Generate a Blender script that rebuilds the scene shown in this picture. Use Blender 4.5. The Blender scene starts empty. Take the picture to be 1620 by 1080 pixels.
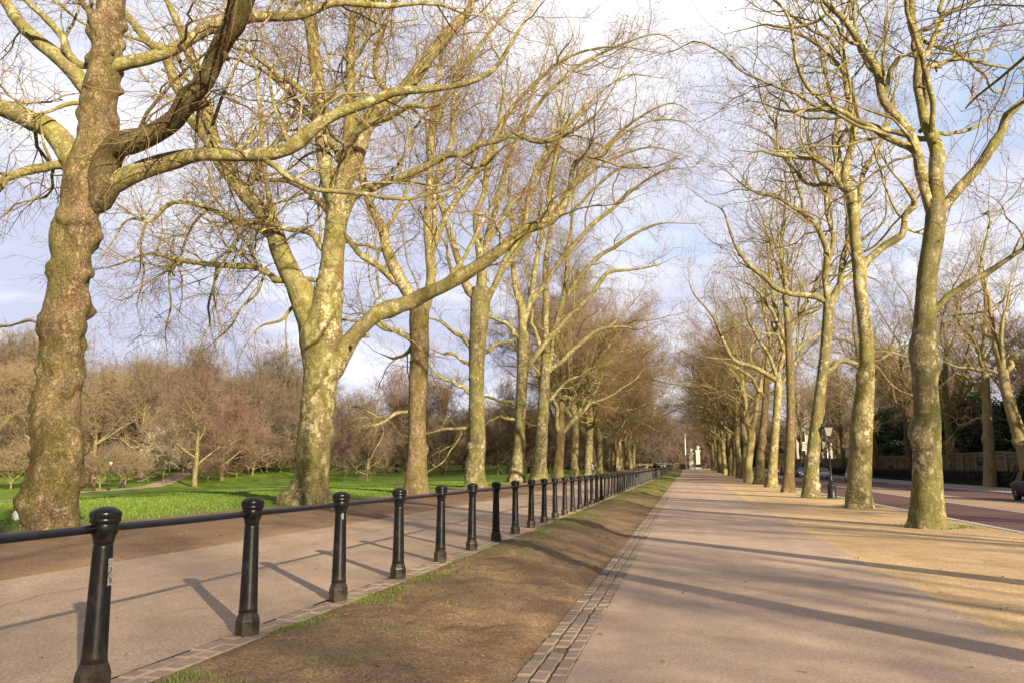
import bpy, bmesh, math, random
import numpy as np
from mathutils import Vector, Matrix

D = bpy.data
SC = bpy.context.scene
COL = SC.collection
PI = math.pi
rad = math.radians

# ------------------------------------------------------------------ camera
FPX, PW, PH = 1260.0, 1620.0, 1080.0
PITCH, YAW = rad(9.108), rad(12.161)
CAM = np.array([0.0, 0.0, 1.6])
FW = np.array([-math.sin(YAW)*math.cos(PITCH), math.cos(YAW)*math.cos(PITCH), math.sin(PITCH)])
RT = np.array([math.cos(YAW), math.sin(YAW), 0.0])
UP = np.cross(RT, FW)

def ray(px, py):
    return FW + RT*((px-PW/2)/FPX) + UP*((PH/2-py)/FPX)

def at(px, py, Y):
    d = ray(px, py)
    return CAM + d*(Y/d[1])

def depth(p):
    return float((np.asarray(p)-CAM) @ FW)

# ------------------------------------------------------------------ terrain
def sp(t, w):
    return w*np.logaddexp(0.0, t/w)

def sstep(a, b, x):
    t = np.clip((x-a)/(b-a), 0, 1)
    return t*t*(3-2*t)

def h(x, y):
    x = np.asarray(x, float); y = np.asarray(y, float)
    r = 0.005*sp(y-32, 8) + 0.0045*sp(y-130, 15)
    r = np.minimum(r, 2.6)
    c = 0.2*sstep(1.3, 3.5, -x) + 0.05*sstep(3.6, 9, -x)
    dip = 1.95*sstep(17, 80, -x)
    d = np.hypot(x, y)
    rise = 0.032*np.minimum(sp(d-125, 12), 85)*sstep(28, 60, -x)
    road = -0.09*sstep(8.44, 8.46, x) + 0.10*sstep(20.2, 20.22, x)
    return r + c - dip + rise + road

def onground(px, py):
    d = ray(px, py)
    lo, hi = 1.0, 1.0
    prev = 1.0
    for s in np.geomspace(1.5, 900, 1500):
        p = CAM + d*s
        if p[2] < float(h(p[0], p[1])):
            a, b = prev, s
            for _ in range(40):
                m = (a+b)/2
                q = CAM + d*m
                if q[2] < float(h(q[0], q[1])): b = m
                else: a = m
            return CAM + d*b
        prev = s
    return CAM + d*300

# ------------------------------------------------------------------ noise
def _hash(ix, iy, iz, seed):
    n = (ix*374761393 + iy*668265263 + iz*1274126177 + seed*974634777) & 0x7fffffff
    n = ((n ^ (n >> 13))*1274126177) & 0x7fffffff
    n = n ^ (n >> 16)
    return (n & 0xffffff)/float(0xffffff)

def vnoise(p, seed=0):
    p = np.asarray(p, float)
    i = np.floor(p).astype(np.int64)
    f = p-i
    f = f*f*(3-2*f)
    out = 0
    for dx in (0, 1):
        for dy in (0, 1):
            for dz in (0, 1):
                w = (f[..., 0] if dx else 1-f[..., 0])*(f[..., 1] if dy else 1-f[..., 1])*(f[..., 2] if dz else 1-f[..., 2])
                out = out + w*_hash(i[..., 0]+dx, i[..., 1]+dy, i[..., 2]+dz, seed)
    return out

def fbm(p, seed=0, octv=3):
    a, s, t = 0.0, 0.5, 0.0
    p = np.asarray(p, float)
    for k in range(octv):
        a = a + s*vnoise(p*(2**k)+17.3*k, seed+k)
        t += s; s *= 0.5
    return a/t

# ------------------------------------------------------------------ mesh building
class MB:
    """collects numpy vertex / face blocks and links them as one mesh object"""
    def __init__(self):
        self.v, self.f, self.m, self.n = [], [], [], 0
        self.sm = []
    def add(self, v, f, mat=0, smooth=True):
        v = np.asarray(v, float).reshape(-1, 3)
        if isinstance(f, np.ndarray):
            blocks = [f]
        else:
            by = {}
            for q in f: by.setdefault(len(q), []).append(q)
            blocks = [np.array(b) for b in by.values()]
        for b in blocks:
            self.f.append(b.astype(np.int64)+self.n)
            self.m.append(np.full(len(b), mat)); self.sm.append(np.full(len(b), smooth))
        self.v.append(v); self.n += len(v)
        return self
    def mesh(self, name, mats):
        me = D.meshes.new(name)
        V = np.concatenate(self.v) if self.v else np.zeros((0, 3))
        me.vertices.add(len(V)); me.vertices.foreach_set('co', V.ravel().astype(np.float32))
        tot = np.concatenate([np.full(len(b), b.shape[1]) for b in self.f])
        loops = np.concatenate([b.ravel() for b in self.f])
        me.loops.add(len(loops)); me.loops.foreach_set('vertex_index', loops.astype(np.int32))
        me.polygons.add(len(tot))
        st = np.concatenate([[0], np.cumsum(tot)[:-1]])
        me.polygons.foreach_set('loop_start', st.astype(np.int32))
        try: me.polygons.foreach_set('loop_total', tot.astype(np.int32))
        except Exception: pass
        me.polygons.foreach_set('material_index', np.concatenate(self.m).astype(np.int32))
        me.polygons.foreach_set('use_smooth', np.concatenate(self.sm).astype(bool))
        for m in (mats if isinstance(mats, (list, tuple)) else [mats]): me.materials.append(m)
        me.update(calc_edges=True); me.validate()
        return me
    def build(self, name, mats, parent=None, loc=None):
        o = D.objects.new(name, self.mesh(name, mats))
        COL.objects.link(o)
        if parent is not None: o.parent = parent
        if loc is not None: o.location = loc
        return o
    # ---- shapes
    def box(self, x0, x1, y0, y1, z0, z1, mat=0, bev=0.0):
        if bev > 0:
            bm = bmesh.new()
            bmesh.ops.create_cube(bm, size=1)
            bmesh.ops.scale(bm, vec=(x1-x0, y1-y0, z1-z0), verts=bm.verts)
            bmesh.ops.translate(bm, vec=((x0+x1)/2, (y0+y1)/2, (z0+z1)/2), verts=bm.verts)
            bmesh.ops.bevel(bm, geom=bm.edges[:], offset=bev, segments=2, affect='EDGES', profile=0.5)
            self.bm(bm, mat); return self
        v = [(x, y, z) for x in (x0, x1) for y in (y0, y1) for z in (z0, z1)]
        f = np.array([(0, 1, 3, 2), (4, 6, 7, 5), (0, 4, 5, 1), (2, 3, 7, 6), (0, 2, 6, 4), (1, 5, 7, 3)])
        return self.add(v, f, mat, False)
    def bm(self, bm, mat=0, smooth=False):
        bm.verts.index_update()
        self.add([v.co[:] for v in bm.verts], [[v.index for v in f.verts] for f in bm.faces], mat, smooth)
        bm.free()
    def lathe(self, prof, seg=20, mat=0, c=(0, 0, 0), smooth=True, rot=0.0):
        a = np.arange(seg)*2*PI/seg+rot
        prof = np.array(prof, float)
        n = len(prof)
        v = np.stack([np.outer(prof[:, 0], np.cos(a))+c[0], np.outer(prof[:, 0], np.sin(a))+c[1],
                      np.repeat(prof[:, 1:2], seg, 1)+c[2]], -1).reshape(-1, 3)
        i = np.arange(n-1)[:, None]*seg; j = np.arange(seg)[None]; k = (j+1) % seg
        f = np.stack([i+j, i+k, i+seg+k, i+seg+j], -1).reshape(-1, 4)
        self.add(v, f, mat, smooth)
        b = self.n-n*seg
        self.f.append(np.array([list(range(b+seg))[b:][::-1]])); self.m.append(np.array([mat])); self.sm.append(np.array([False]))
        self.f.append(np.array([[b+(n-1)*seg+q for q in range(seg)]])); self.m.append(np.array([mat])); self.sm.append(np.array([False]))
        return self
    def tubes(self, P, R, S, mat=0, disp=None, smooth=True):
        """P (N,K,3) polylines, R (N,K) radii -> N tubes of S sides"""
        P = np.asarray(P, float); R = np.asarray(R, float)
        if P.ndim == 2: P = P[None]; R = R[None]
        N, K, _ = P.shape
        if N == 0: return self
        T = np.gradient(P, axis=1)
        T /= np.linalg.norm(T, axis=2, keepdims=True)+1e-9
        ax = P[:, -1]-P[:, 0]
        ax /= np.linalg.norm(ax, axis=1, keepdims=True)+1e-9
        ref = np.where(np.abs(ax[:, 2:3]) < 0.8, np.array([[0, 0, 1.0]]), np.array([[0.0, 1.0, 0.0]]))
        ref = ref-ax*np.sum(ref*ax, 1, keepdims=True)
        ref = ref[:, None, :]
        U = ref-T*np.sum(ref*T, 2, keepdims=True)
        U /= np.linalg.norm(U, axis=2, keepdims=True)+1e-9
        V = np.cross(T, U)
        a = np.arange(S)*2*PI/S
        ring = U[:, :, None, :]*np.cos(a)[None, None, :, None]+V[:, :, None, :]*np.sin(a)[None, None, :, None]
        RR = np.repeat(R[:, :, None], S, 2)
        if disp is not None: RR = RR*disp(P[:, :, None, :]+ring*R[:, :, None, None])
        W = P[:, :, None, :]+ring*RR[..., None]
        base = np.arange(N)[:, None, None]*K*S
        i = np.arange(K-1)[None, :, None]*S; j = np.arange(S)[None, None]; k = (j+1) % S
        f = np.stack([base+i+j, base+i+k, base+i+S+k, base+i+S+j], -1).reshape(-1, 4)
        n0 = self.n
        self.add(W.reshape(-1, 3), f, mat, smooth)
        cap = (np.arange(N)*K*S+(K-1)*S)[:, None]+np.arange(S)[None]+n0
        self.f.append(cap); self.m.append(np.full(N, mat)); self.sm.append(np.full(N, False))
        return self
    def sheet(self, xs, ys, zf, mat=0):
        X, Y = np.meshgrid(np.asarray(xs, float), np.asarray(ys, float))
        Z = zf(X, Y)
        v = np.stack([X, Y, Z], -1).reshape(-1, 3)
        nx, ny = len(xs), len(ys)
        i = np.arange(ny-1)[:, None]*nx; j = np.arange(nx-1)[None]
        f = np.stack([i+j, i+j+1, i+nx+j+1, i+nx+j], -1).reshape(-1, 4)
        return self.add(v, f, mat, True)
    def ball(self, c, r, mat=0, seg=12, rings=8, scale=(1, 1, 1), warp=None):
        th = np.linspace(0.02, PI-0.02, rings)
        a = np.arange(seg)*2*PI/seg
        v = np.stack([np.outer(np.sin(th), np.cos(a)), np.outer(np.sin(th), np.sin(a)), np.repeat(np.cos(th)[:, None], seg, 1)], -1)
        if warp is not None: v = warp(v)
        v = v*r*np.array(scale)+np.array(c)
        i = np.arange(rings-1)[:, None]*seg; j = np.arange(seg)[None]; k = (j+1) % seg
        f = np.stack([i+j, i+seg+j, i+seg+k, i+k], -1).reshape(-1, 4)
        return self.add(v.reshape(-1, 3), f, mat, True)
    def quads(self, C, A, B, mat=0):
        """centres C and half axes A,B (N,3)"""
        v = np.stack([C-A-B, C+A-B, C+A+B, C-A+B], 1).reshape(-1, 3)
        f = np.arange(len(C)*4).reshape(-1, 4)
        return self.add(v, f, mat, False)

def spline(P, n):
    P = np.asarray(P, float)
    if len(P) < 3:
        t = np.linspace(0, 1, n)[:, None]
        return P[0]*(1-t)+P[-1]*t
    q = np.vstack([2*P[0]-P[1], P, 2*P[-1]-P[-2]])
    m = len(P)-1
    seg = np.linalg.norm(np.diff(P[:, :3], axis=0), axis=1)
    cum = np.concatenate([[0], np.cumsum(seg)]); s = np.linspace(0, cum[-1], n)
    i = np.clip(np.searchsorted(cum, s, side='right')-1, 0, m-1)
    t = ((s-cum[i])/np.maximum(seg[i], 1e-9))[:, None]
    a, b, c, d = q[i], q[i+1], q[i+2], q[i+3]
    return 0.5*((2*b)+(-a+c)*t+(2*a-5*b+4*c-d)*t*t+(-a+3*b-3*c+d)*t**3)

# ------------------------------------------------------------------ scene graph
def tag(o, label=None, cat=None, group=None, kind=None):
    if label: o['label'] = label
    if cat: o['category'] = cat
    if group: o['group'] = group
    if kind: o['kind'] = kind
    return o

def empty(name, loc, label=None, cat=None, group=None, rz=0.0):
    o = D.objects.new(name, None); COL.objects.link(o)
    o.location = loc; o.rotation_euler = (0, 0, rz); o.empty_display_size = 0.3
    return tag(o, label, cat, group)

def dup(root, loc, rz=0.0, scale=None, label=None, group=None, color=None):
    r = root.copy(); COL.objects.link(r)
    r.location = loc; r.rotation_euler = (0, 0, rz)
    if scale is not None: r.scale = scale
    if label: r['label'] = label
    if group: r['group'] = group
    if color is not None: r.color = color
    for ch in list(root.children):
        c = ch.copy(); COL.objects.link(c); c.parent = r
        if color is not None: c.color = color
        for g in list(ch.children):
            d = g.copy(); COL.objects.link(d); d.parent = c
            if color is not None: d.color = color
    return r

# ------------------------------------------------------------------ materials
class NT:
    def __init__(self, name):
        self.m = D.materials.new(name); self.m.use_nodes = True
        self.t = self.m.node_tree; self.t.nodes.clear()
        self.out = self.n('ShaderNodeOutputMaterial')
        self.b = self.n('ShaderNodeBsdfPrincipled')
        self.l(self.b.outputs[0], self.out.inputs[0])
    def n(self, typ, **kw):
        nd = self.t.nodes.new(typ)
        for k, v in kw.items(): setattr(nd, k, v)
        return nd
    def l(self, a, b): self.t.links.new(a, b)
    def set(self, sock, v):
        if isinstance(v, bpy.types.NodeSocket): self.l(v, sock)
        elif isinstance(v, tuple) and len(v) == 3 and sock.type == 'RGBA': sock.default_value = (*v, 1)
        else: sock.default_value = v
    def pos(self): return self.n('ShaderNodeNewGeometry').outputs['Position']
    def obj(self): return self.n('ShaderNodeTexCoord').outputs['Object']
    def mapv(self, v, s=(1, 1, 1), loc=(0, 0, 0)):
        nd = self.n('ShaderNodeMapping'); self.l(v, nd.inputs['Vector'])
        nd.inputs['Scale'].default_value = s; nd.inputs['Location'].default_value = loc
        return nd.outputs[0]
    def noise(self, v, scale, detail=3, rough=0.55, dist=0.0):
        nd = self.n('ShaderNodeTexNoise'); self.l(v, nd.inputs['Vector'])
        nd.inputs['Scale'].default_value = scale; nd.inputs['Detail'].default_value = detail
        nd.inputs['Roughness'].default_value = rough; nd.inputs['Distortion'].default_value = dist
        return nd.outputs['Fac']
    def voro(self, v, scale, feature='F1', out='Distance', rnd=1.0):
        nd = self.n('ShaderNodeTexVoronoi', feature=feature); self.l(v, nd.inputs['Vector'])
        nd.inputs['Scale'].default_value = scale; nd.inputs['Randomness'].default_value = rnd
        return nd.outputs[out]
    def ramp(self, fac, stops):
        nd = self.n('ShaderNodeValToRGB'); self.l(fac, nd.inputs[0])
        e = nd.color_ramp.elements
        while len(e) < len(stops): e.new(0.5)
        for k, (p, c) in enumerate(stops):
            e[k].position = p
            e[k].color = (c, c, c, 1) if isinstance(c, (int, float)) else (*c, 1)
        return nd.outputs[0]
    def mix(self, fac, a, b, mode='MIX'):
        nd = self.n('ShaderNodeMix', data_type='RGBA', blend_type=mode)
        self.set(nd.inputs[0], fac); self.set(nd.inputs[6], a); self.set(nd.inputs[7], b)
        return nd.outputs[2]
    def math(self, op, a, b=0.0, c=None, clamp=False):
        nd = self.n('ShaderNodeMath', operation=op, use_clamp=clamp)
        self.set(nd.inputs[0], a); self.set(nd.inputs[1], b)
        if c is not None: self.set(nd.inputs[2], c)
        return nd.outputs[0]
    def sep(self, v):
        nd = self.n('ShaderNodeSeparateXYZ'); self.l(v, nd.inputs[0]); return nd.outputs
    def mr(self, v, a, b, c=0.0, d=1.0):
        nd = self.n('ShaderNodeMapRange'); self.l(v, nd.inputs[0])
        for k, q in enumerate((a, b, c, d)): nd.inputs[k+1].default_value = q
        return nd.outputs[0]
    def bump(self, hgt, strength=0.5, dist=0.02):
        nd = self.n('ShaderNodeBump'); self.l(hgt, nd.inputs['Height'])
        nd.inputs['Strength'].default_value = strength; nd.inputs['Distance'].default_value = dist
        self.l(nd.outputs[0], self.b.inputs['Normal'])
    def done(self, col=None, rough=0.85, metal=0.0, spec=0.3, coat=0.0):
        if col is not None: self.set(self.b.inputs['Base Color'], col)
        self.set(self.b.inputs['Roughness'], rough); self.b.inputs['Metallic'].default_value = metal
        self.b.inputs['Specular IOR Level'].default_value = spec
        if coat: self.b.inputs['Coat Weight'].default_value = coat
        return self.m

M = {}
def simple(name, col, rough=0.7, metal=0.0, spec=0.4, var=0.12, scale=8, coat=0.0, bump=0.0):
    q = NT(name); o = q.obj()
    f = q.noise(o, scale, 4)
    c = q.mix(q.mr(f, 0.3, 0.7), tuple(x*(1-var) for x in col), tuple(min(1, x*(1+var)) for x in col))
    if bump: q.bump(f, bump, 0.01)
    M[name] = q.done(c, rough, metal, spec, coat)
    return M[name]

def bark(name, dark, mid, pale, moss, mossamt, pale_t, patch=3.2, rough_b=0.6, plates=0.6):
    """plane bark: grey-olive ground, sharp flaked plates, moss, brown scars, fine cracks"""
    q = NT(name); o = q.obj()
    info = q.n('ShaderNodeObjectInfo').outputs['Random']
    sh = q.n('ShaderNodeVectorMath', operation='ADD'); q.l(o, sh.inputs[0])
    cx = q.n('ShaderNodeCombineXYZ'); q.set(cx.inputs[0], q.math('MULTIPLY', info, 37.0)); q.set(cx.inputs[1], q.math('MULTIPLY', info, 11.0))
    q.l(cx.outputs[0], sh.inputs[1]); v0 = sh.outputs[0]
    v = q.mapv(v0, (1, 1, 0.6))
    big = q.noise(v, 0.8, 4, 0.6, 0.3)
    med = q.noise(v, patch, 6, 0.68, 0.4)
    fine = q.noise(v, 26, 5, 0.7)
    # vector warped by noise so the plates get ragged edges
    nz = q.n('ShaderNodeTexNoise'); q.l(v0, nz.inputs['Vector']); nz.inputs['Scale'].default_value = 6; nz.inputs['Detail'].default_value = 4
    wv = q.n('ShaderNodeVectorMath', operation='MULTIPLY_ADD'); q.l(nz.outputs['Color'], wv.inputs[0]); wv.inputs[1].default_value = (.30, .30, .30); q.l(q.mapv(v0, (1, 1, 0.7)), wv.inputs[2])
    cell = q.sep(q.voro(wv.outputs[0], patch*3.4, 'F1', 'Color'))
    edge = q.voro(wv.outputs[0], patch*3.4, 'DISTANCE_TO_EDGE', 'Distance')
    spot = q.noise(v0, patch*5.5, 3, 0.6, 0.3)
    c = q.mix(q.mr(med, 0.34, 0.64), dark, mid)
    cl = q.ramp(big, [(0.36, 0.25), (0.60, 1.0)])
    p1 = q.math('MULTIPLY', q.ramp(cell[0], [(pale_t+0.14, 0.0), (pale_t+0.16, 1.0)]), cl)
    p2 = q.math('MULTIPLY', q.ramp(spot, [(pale_t, 0.0), (pale_t+0.03, 1.0)]), cl)
    p3 = q.ramp(cell[1], [(0.60, 0.0), (0.63, 0.55)])
    c = q.mix(q.math('MULTIPLY', p3, plates), c, (0.48*mid[0]+0.035, 0.52*mid[1]+0.045, 0.6*mid[2]+0.04))
    c = q.mix(q.math('MULTIPLY', p1, plates), c, pale)
    c = q.mix(p2, c, tuple(min(1, 1.05*x) for x in pale))
    brown = q.ramp(q.noise(v, 1.7, 5, 0.65, 0.5), [(0.56, 0.0), (0.64, 0.7)])
    c = q.mix(brown, c, tuple(0.5*x+0.5*y for x, y in zip(dark, (0.21, 0.11, 0.055))))
    mm = q.math('MULTIPLY', q.ramp(q.noise(v, 1.3, 5, 0.68), [(0.43, 0.0), (0.60, 1.0)]), mossamt)
    c = q.mix(mm, c, moss)
    crack = q.ramp(edge, [(0.0, 0.32), (0.022, 0.0)])
    c = q.mix(q.math('MULTIPLY', crack, plates), c, tuple(0.45*x for x in dark))
    spk = q.mr(fine, 0.3, 0.7, 0.68, 1.2)
    cc = q.n('ShaderNodeCombineColor')
    for k in range(3): q.l(spk, cc.inputs[k])
    c = q.mix(1.0, c, cc.outputs[0], 'MULTIPLY')
    hgt = q.math('ADD', q.math('MULTIPLY', q.math('MINIMUM', edge, 0.08), 5.0), q.math('ADD', q.math('MULTIPLY', fine, 0.7), med))
    q.bump(hgt, rough_b, 0.05)
    M[name] = q.done(c, 0.9, 0, 0.15)

bark('bark_brown', (0.095, 0.064, 0.038), (0.27, 0.19, 0.105), (0.40, 0.31, 0.185), (0.135, 0.13, 0.028), 0.6, 0.61, 3.4, 1.0, 0.6)
bark('bark_pale', (0.12, 0.088, 0.042), (0.28, 0.23, 0.108), (0.56, 0.49, 0.30), (0.175, 0.175, 0.032), 0.6, 0.575, 1.9, 0.6, 0.85)
bark('bark_olive', (0.10, 0.078, 0.042), (0.225, 0.19, 0.098), (0.45, 0.39, 0.245), (0.15, 0.15, 0.03), 0.65, 0.60, 2.1, 0.7, 0.85)
bark('bark_limb', (0.13, 0.098, 0.048), (0.28, 0.235, 0.115), (0.54, 0.48, 0.30), (0.205, 0.20, 0.036), 0.6, 0.585, 2.0, 0.5, 0.8)
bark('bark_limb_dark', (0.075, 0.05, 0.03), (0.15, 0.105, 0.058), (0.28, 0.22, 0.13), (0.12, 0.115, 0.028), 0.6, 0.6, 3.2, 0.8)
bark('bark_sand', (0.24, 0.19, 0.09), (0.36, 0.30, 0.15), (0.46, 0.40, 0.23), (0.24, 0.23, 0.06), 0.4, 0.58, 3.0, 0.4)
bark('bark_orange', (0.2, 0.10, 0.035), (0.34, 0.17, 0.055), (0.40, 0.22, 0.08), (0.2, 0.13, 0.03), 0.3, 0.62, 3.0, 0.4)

def twigmat(name, a, b, usecol=False):
    q = NT(name)
    f = q.noise(q.pos(), 0.5, 3)
    c = q.mix(q.mr(f, 0.3, 0.7), a, b)
    if usecol:
        c = q.mix(1.0, c, q.n('ShaderNodeObjectInfo').outputs['Color'], 'MULTIPLY')
    M[name] = q.done(c, 0.9, 0, 0.1)
twigmat('twig', (0.13, 0.066, 0.044), (0.21, 0.115, 0.075))
twigmat('branchlet', (0.19, 0.14, 0.06), (0.27, 0.215, 0.09))
twigmat('twig_far', (0.8, 0.8, 0.8), (1.0, 1.0, 1.0), True)
twigmat('seedball', (0.06, 0.035, 0.025), (0.09, 0.05, 0.03))
# ------------------------------------------------------------------ ground materials
def aggregate(name, c0, c1, c2, grain=90.0, seams=False, bumps=0.25, blot=1.0):
    q = NT(name); P = q.pos()
    big = q.noise(P, 0.35, 5, 0.6); mid = q.noise(P, 3.0, 4, 0.6)
    g = q.voro(P, grain, 'F1', 'Color'); gs = q.sep(g)[0]
    fine = q.noise(P, grain*0.45, 3, 0.7)
    c = q.mix(q.mr(gs, 0.0, 1.0), c0, c1)
    c = q.mix(q.ramp(fine, [(0.38, 0.75), (0.62, 0.0)]), c, c2)
    sc = q.math('MULTIPLY', q.mr(big, 0.25, 0.75, 1-0.16*blot, 1+0.16*blot), q.mr(mid, 0.25, 0.75, 1-0.1*blot, 1+0.1*blot))
    cc = q.n('ShaderNodeCombineColor')
    for k in range(3): q.l(sc, cc.inputs[k])
    c = q.mix(1.0, c, cc.outputs[0], 'MULTIPLY')
    st = q.noise(q.mapv(P, (1.6, 0.05, 1)), 1.0, 4, 0.6)
    c = q.mix(q.ramp(st, [(0.50, 0.0), (0.68, 0.30*blot)]), c, c2)
    spots = q.noise(P, 1.9, 6, 0.72)
    c = q.mix(q.ramp(spots, [(0.63, 0.0), (0.70, 0.35*blot)]), c, tuple(0.6*x for x in c2))
    if seams:
        s = q.sep(P); wob = q.noise(q.mapv(P, (0.0, 0.6, 0.0)), 1.0, 4, 0.6)
        for x0, w, col in ((-5.75, 0.03, (0.2, 0.18, 0.16)), (-6.9, 0.025, (0.14, 0.11, 0.09))):
            dx = q.math('ABSOLUTE', q.math('ADD', q.math('ADD', s[0], -x0), q.math('MULTIPLY', q.math('ADD', wob, -0.5), 0.9)))
            mk = q.math('MULTIPLY', q.mr(dx, w, w*0.4, 0.0, 0.7), q.ramp(q.noise(P, 0.8, 2), [(0.4, 0.1), (0.6, 1.0)]))
            c = q.mix(mk, c, col)
    q.bump(q.math('ADD', fine, q.math('MULTIPLY', q.math('ADD', gs, mid), 0.4)), bumps, 0.012)
    M[name] = q.done(c, 0.9, 0, 0.2)

aggregate('path_tar', (0.46, 0.338, 0.258), (0.61, 0.455, 0.352), (0.35, 0.255, 0.195), 75, False, .25, 1.3)
aggregate('leftpath_tar', (0.42, 0.305, 0.225), (0.60, 0.45, 0.34), (0.26, 0.187, 0.14), 85, True, .12, .9)
aggregate('gravel', (0.57, 0.40, 0.215), (0.77, 0.57, 0.33), (0.37, 0.245, 0.13), 48, False, 0.5, 1.4)
aggregate('road_red', (0.135, 0.075, 0.072), (0.18, 0.10, 0.094), (0.11, 0.062, 0.062), 60, False, 0.15)
aggregate('road_tan', (0.36, 0.25, 0.17), (0.46, 0.33, 0.22), (0.30, 0.2, 0.14), 60, False, 0.15)
aggregate('pavement_grey', (0.26, 0.22, 0.19), (0.34, 0.29, 0.25), (0.22, 0.18, 0.16), 40, False, 0.15)
aggregate('kerb_stone', (0.42, 0.40, 0.38), (0.52, 0.5, 0.47), (0.36, 0.34, 0.33), 40, False, 0.2)
aggregate('line_paint', (0.62, 0.6, 0.56), (0.72, 0.7, 0.66), (0.55, 0.52, 0.48), 40, False, 0.1)

def dirtgrass(name, verge):
    q = NT(name); P = q.pos(); s = q.sep(P)
    n1 = q.noise(P, 0.6, 5, 0.65); n2 = q.noise(P, 4.0, 5, 0.65); n3 = q.noise(P, 38.0, 4, 0.7)
    crumb = q.sep(q.voro(P, 70.0, 'F1', 'Color'))[0]
    d = q.mix(q.mr(n2, 0.3, 0.7), (0.17, 0.108, 0.062), (0.28, 0.185, 0.112))
    d = q.mix(q.mr(n1, 0.3, 0.75), d, (0.37, 0.255, 0.16) if verge else (0.34, 0.23, 0.155))
    d = q.mix(q.ramp(n3, [(0.40, 0.65), (0.58, 0.0)]), d, (0.085, 0.05, 0.03))
    d = q.mix(q.ramp(crumb, [(0.93, 0.0), (0.95, 0.7)]), d, (0.42, 0.3, 0.19))
    g1 = q.noise(P, 0.22, 4, 0.6); g2 = q.noise(q.mapv(P, (1, 1, 1)), 14.0, 4, 0.75)
    if verge:
        gr = q.mix(q.mr(g2, 0.3, 0.7), (0.085, 0.105, 0.02), (0.20, 0.20, 0.045))
        near = q.math('MULTIPLY', q.mr(s[1], 10.0, 60.0, 0.0, 0.30), 1.0)
        edge = q.mr(s[0], -2.2, -3.4, 0.0, 0.12)
        thr = q.math('ADD', q.math('ADD', near, edge), q.math('MULTIPLY', n2, 0.55))
        thr = q.math('ADD', thr, q.math('MULTIPLY', n1, 0.35))
        m = q.ramp(thr, [(0.56, 0.0), (0.74, 0.85)])
    else:
        gr = q.mix(q.mr(g2, 0.25, 0.75), (0.07, 0.135, 0.011), (0.175, 0.265, 0.03))
        gr = q.mix(q.mr(g1, 0.35, 0.7), gr, (0.17, 0.255, 0.03))
        gr = q.mix(q.ramp(n1, [(0.54, 0.0), (0.72, 0.55)]), gr, (0.19, 0.19, 0.05))
        gr = q.mix(q.ramp(q.noise(P, 0.11, 5, .7), [(0.60, 0.0), (0.68, 0.6)]), gr, (0.20, 0.15, 0.065))
        xx = q.math('ADD', s[0], q.math('MULTIPLY', q.math('ADD', n1, -0.5), 5.0))
        xx = q.math('ADD', xx, q.math('MULTIPLY', q.math('ADD', n2, -0.5), 2.4))
        m = q.mr(xx, -14.2, -15.6, 0.0, 1.0)
    c = q.mix(m, d, gr)
    q.bump(q.math('ADD', q.math('MULTIPLY', n3, 0.6), q.math('ADD', n2, q.math('MULTIPLY', g2, 0.4))), 0.55, 0.03)
    M[name] = q.done(c, 0.95, 0, 0.1)
dirtgrass('park_ground', False)
dirtgrass('verge_soil', True)
aggregate('lawn_path', (0.40, 0.29, 0.22), (0.5, 0.37, 0.28), (0.33, 0.24, 0.18), 30)

q = NT('sett'); P = q.pos(); geo = q.n('ShaderNodeNewGeometry')
c = q.ramp(geo.outputs['Random Per Island'], [(0.0, (0.29, 0.23, 0.19)), (0.35, (0.35, 0.275, 0.225)), (0.6, (0.37, 0.27, 0.22)), (0.8, (0.34, 0.285, 0.24)), (1.0, (0.40, 0.325, 0.265))])
n = q.noise(P, 60, 4, 0.7)
c = q.mix(q.ramp(n, [(0.38, 0.7), (0.66, 0.1)]), c, (0.22, 0.16, 0.115))
q.bump(n, 0.4, 0.01)
M['sett'] = q.done(c, 0.85, 0, 0.25)

# ------------------------------------------------------------------ ground sheets
ys = np.unique(np.concatenate([np.arange(-40, 0, 4.0), np.arange(0, 60, 1.0), np.arange(60, 320, 4.0), np.arange(320, 1500, 40.0)]))
def strip(name, x0, x1, mat, dz=0.0, y0=-40, y1=330, nx=6, label=None):
    mb = MB(); Y = ys[(ys >= y0) & (ys <= y1)]
    e = 1e-3
    mb.sheet(np.linspace(x0, x1, nx), Y, lambda X, Yy: h(np.clip(X, x0+e, x1-e), Yy)+dz)
    o = mb.build(name, M[mat]); tag(o, kind='structure'); return o

# base sheet: the park ground, lowered a little where the paved strips lie on top of it
gx = np.unique(np.concatenate([np.linspace(-900, -120, 27), np.arange(-120, -20, 3.0), np.arange(-20, -8.3, 0.9), [-8.3, -8.25, -6, -3.9, -3.4, -2.9, -2.4, -1.9, -1.4, -1.0, 0, 1.5, 3.0, 5.5, 8.2, 8.4, 8.5, 14, 20.1, 20.3, 24.3, 24.5, 26, 30, 40], np.linspace(60, 900, 15)]))
def zbase(X, Y):
    z = h(X, Y)
    return z - np.where((X > -8.28) & (X < 24.45), 0.05, 0.0)
o = MB().sheet(gx, ys, zbase).build('ground', M['park_ground']); tag(o, kind='structure')

strip('left_path', -8.3, -3.86, 'leftpath_tar', 0.0, nx=10)
strip('main_path', -0.955, 2.99, 'path_tar', 0.0)
strip('gravel_strip', 2.98, 8.2, 'gravel', -0.004)
strip('red_road', 8.46, 20.19, 'road_red', 0.0)
strip('pavement', 20.42, 24.42, 'pavement_grey', 0.01)
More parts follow.
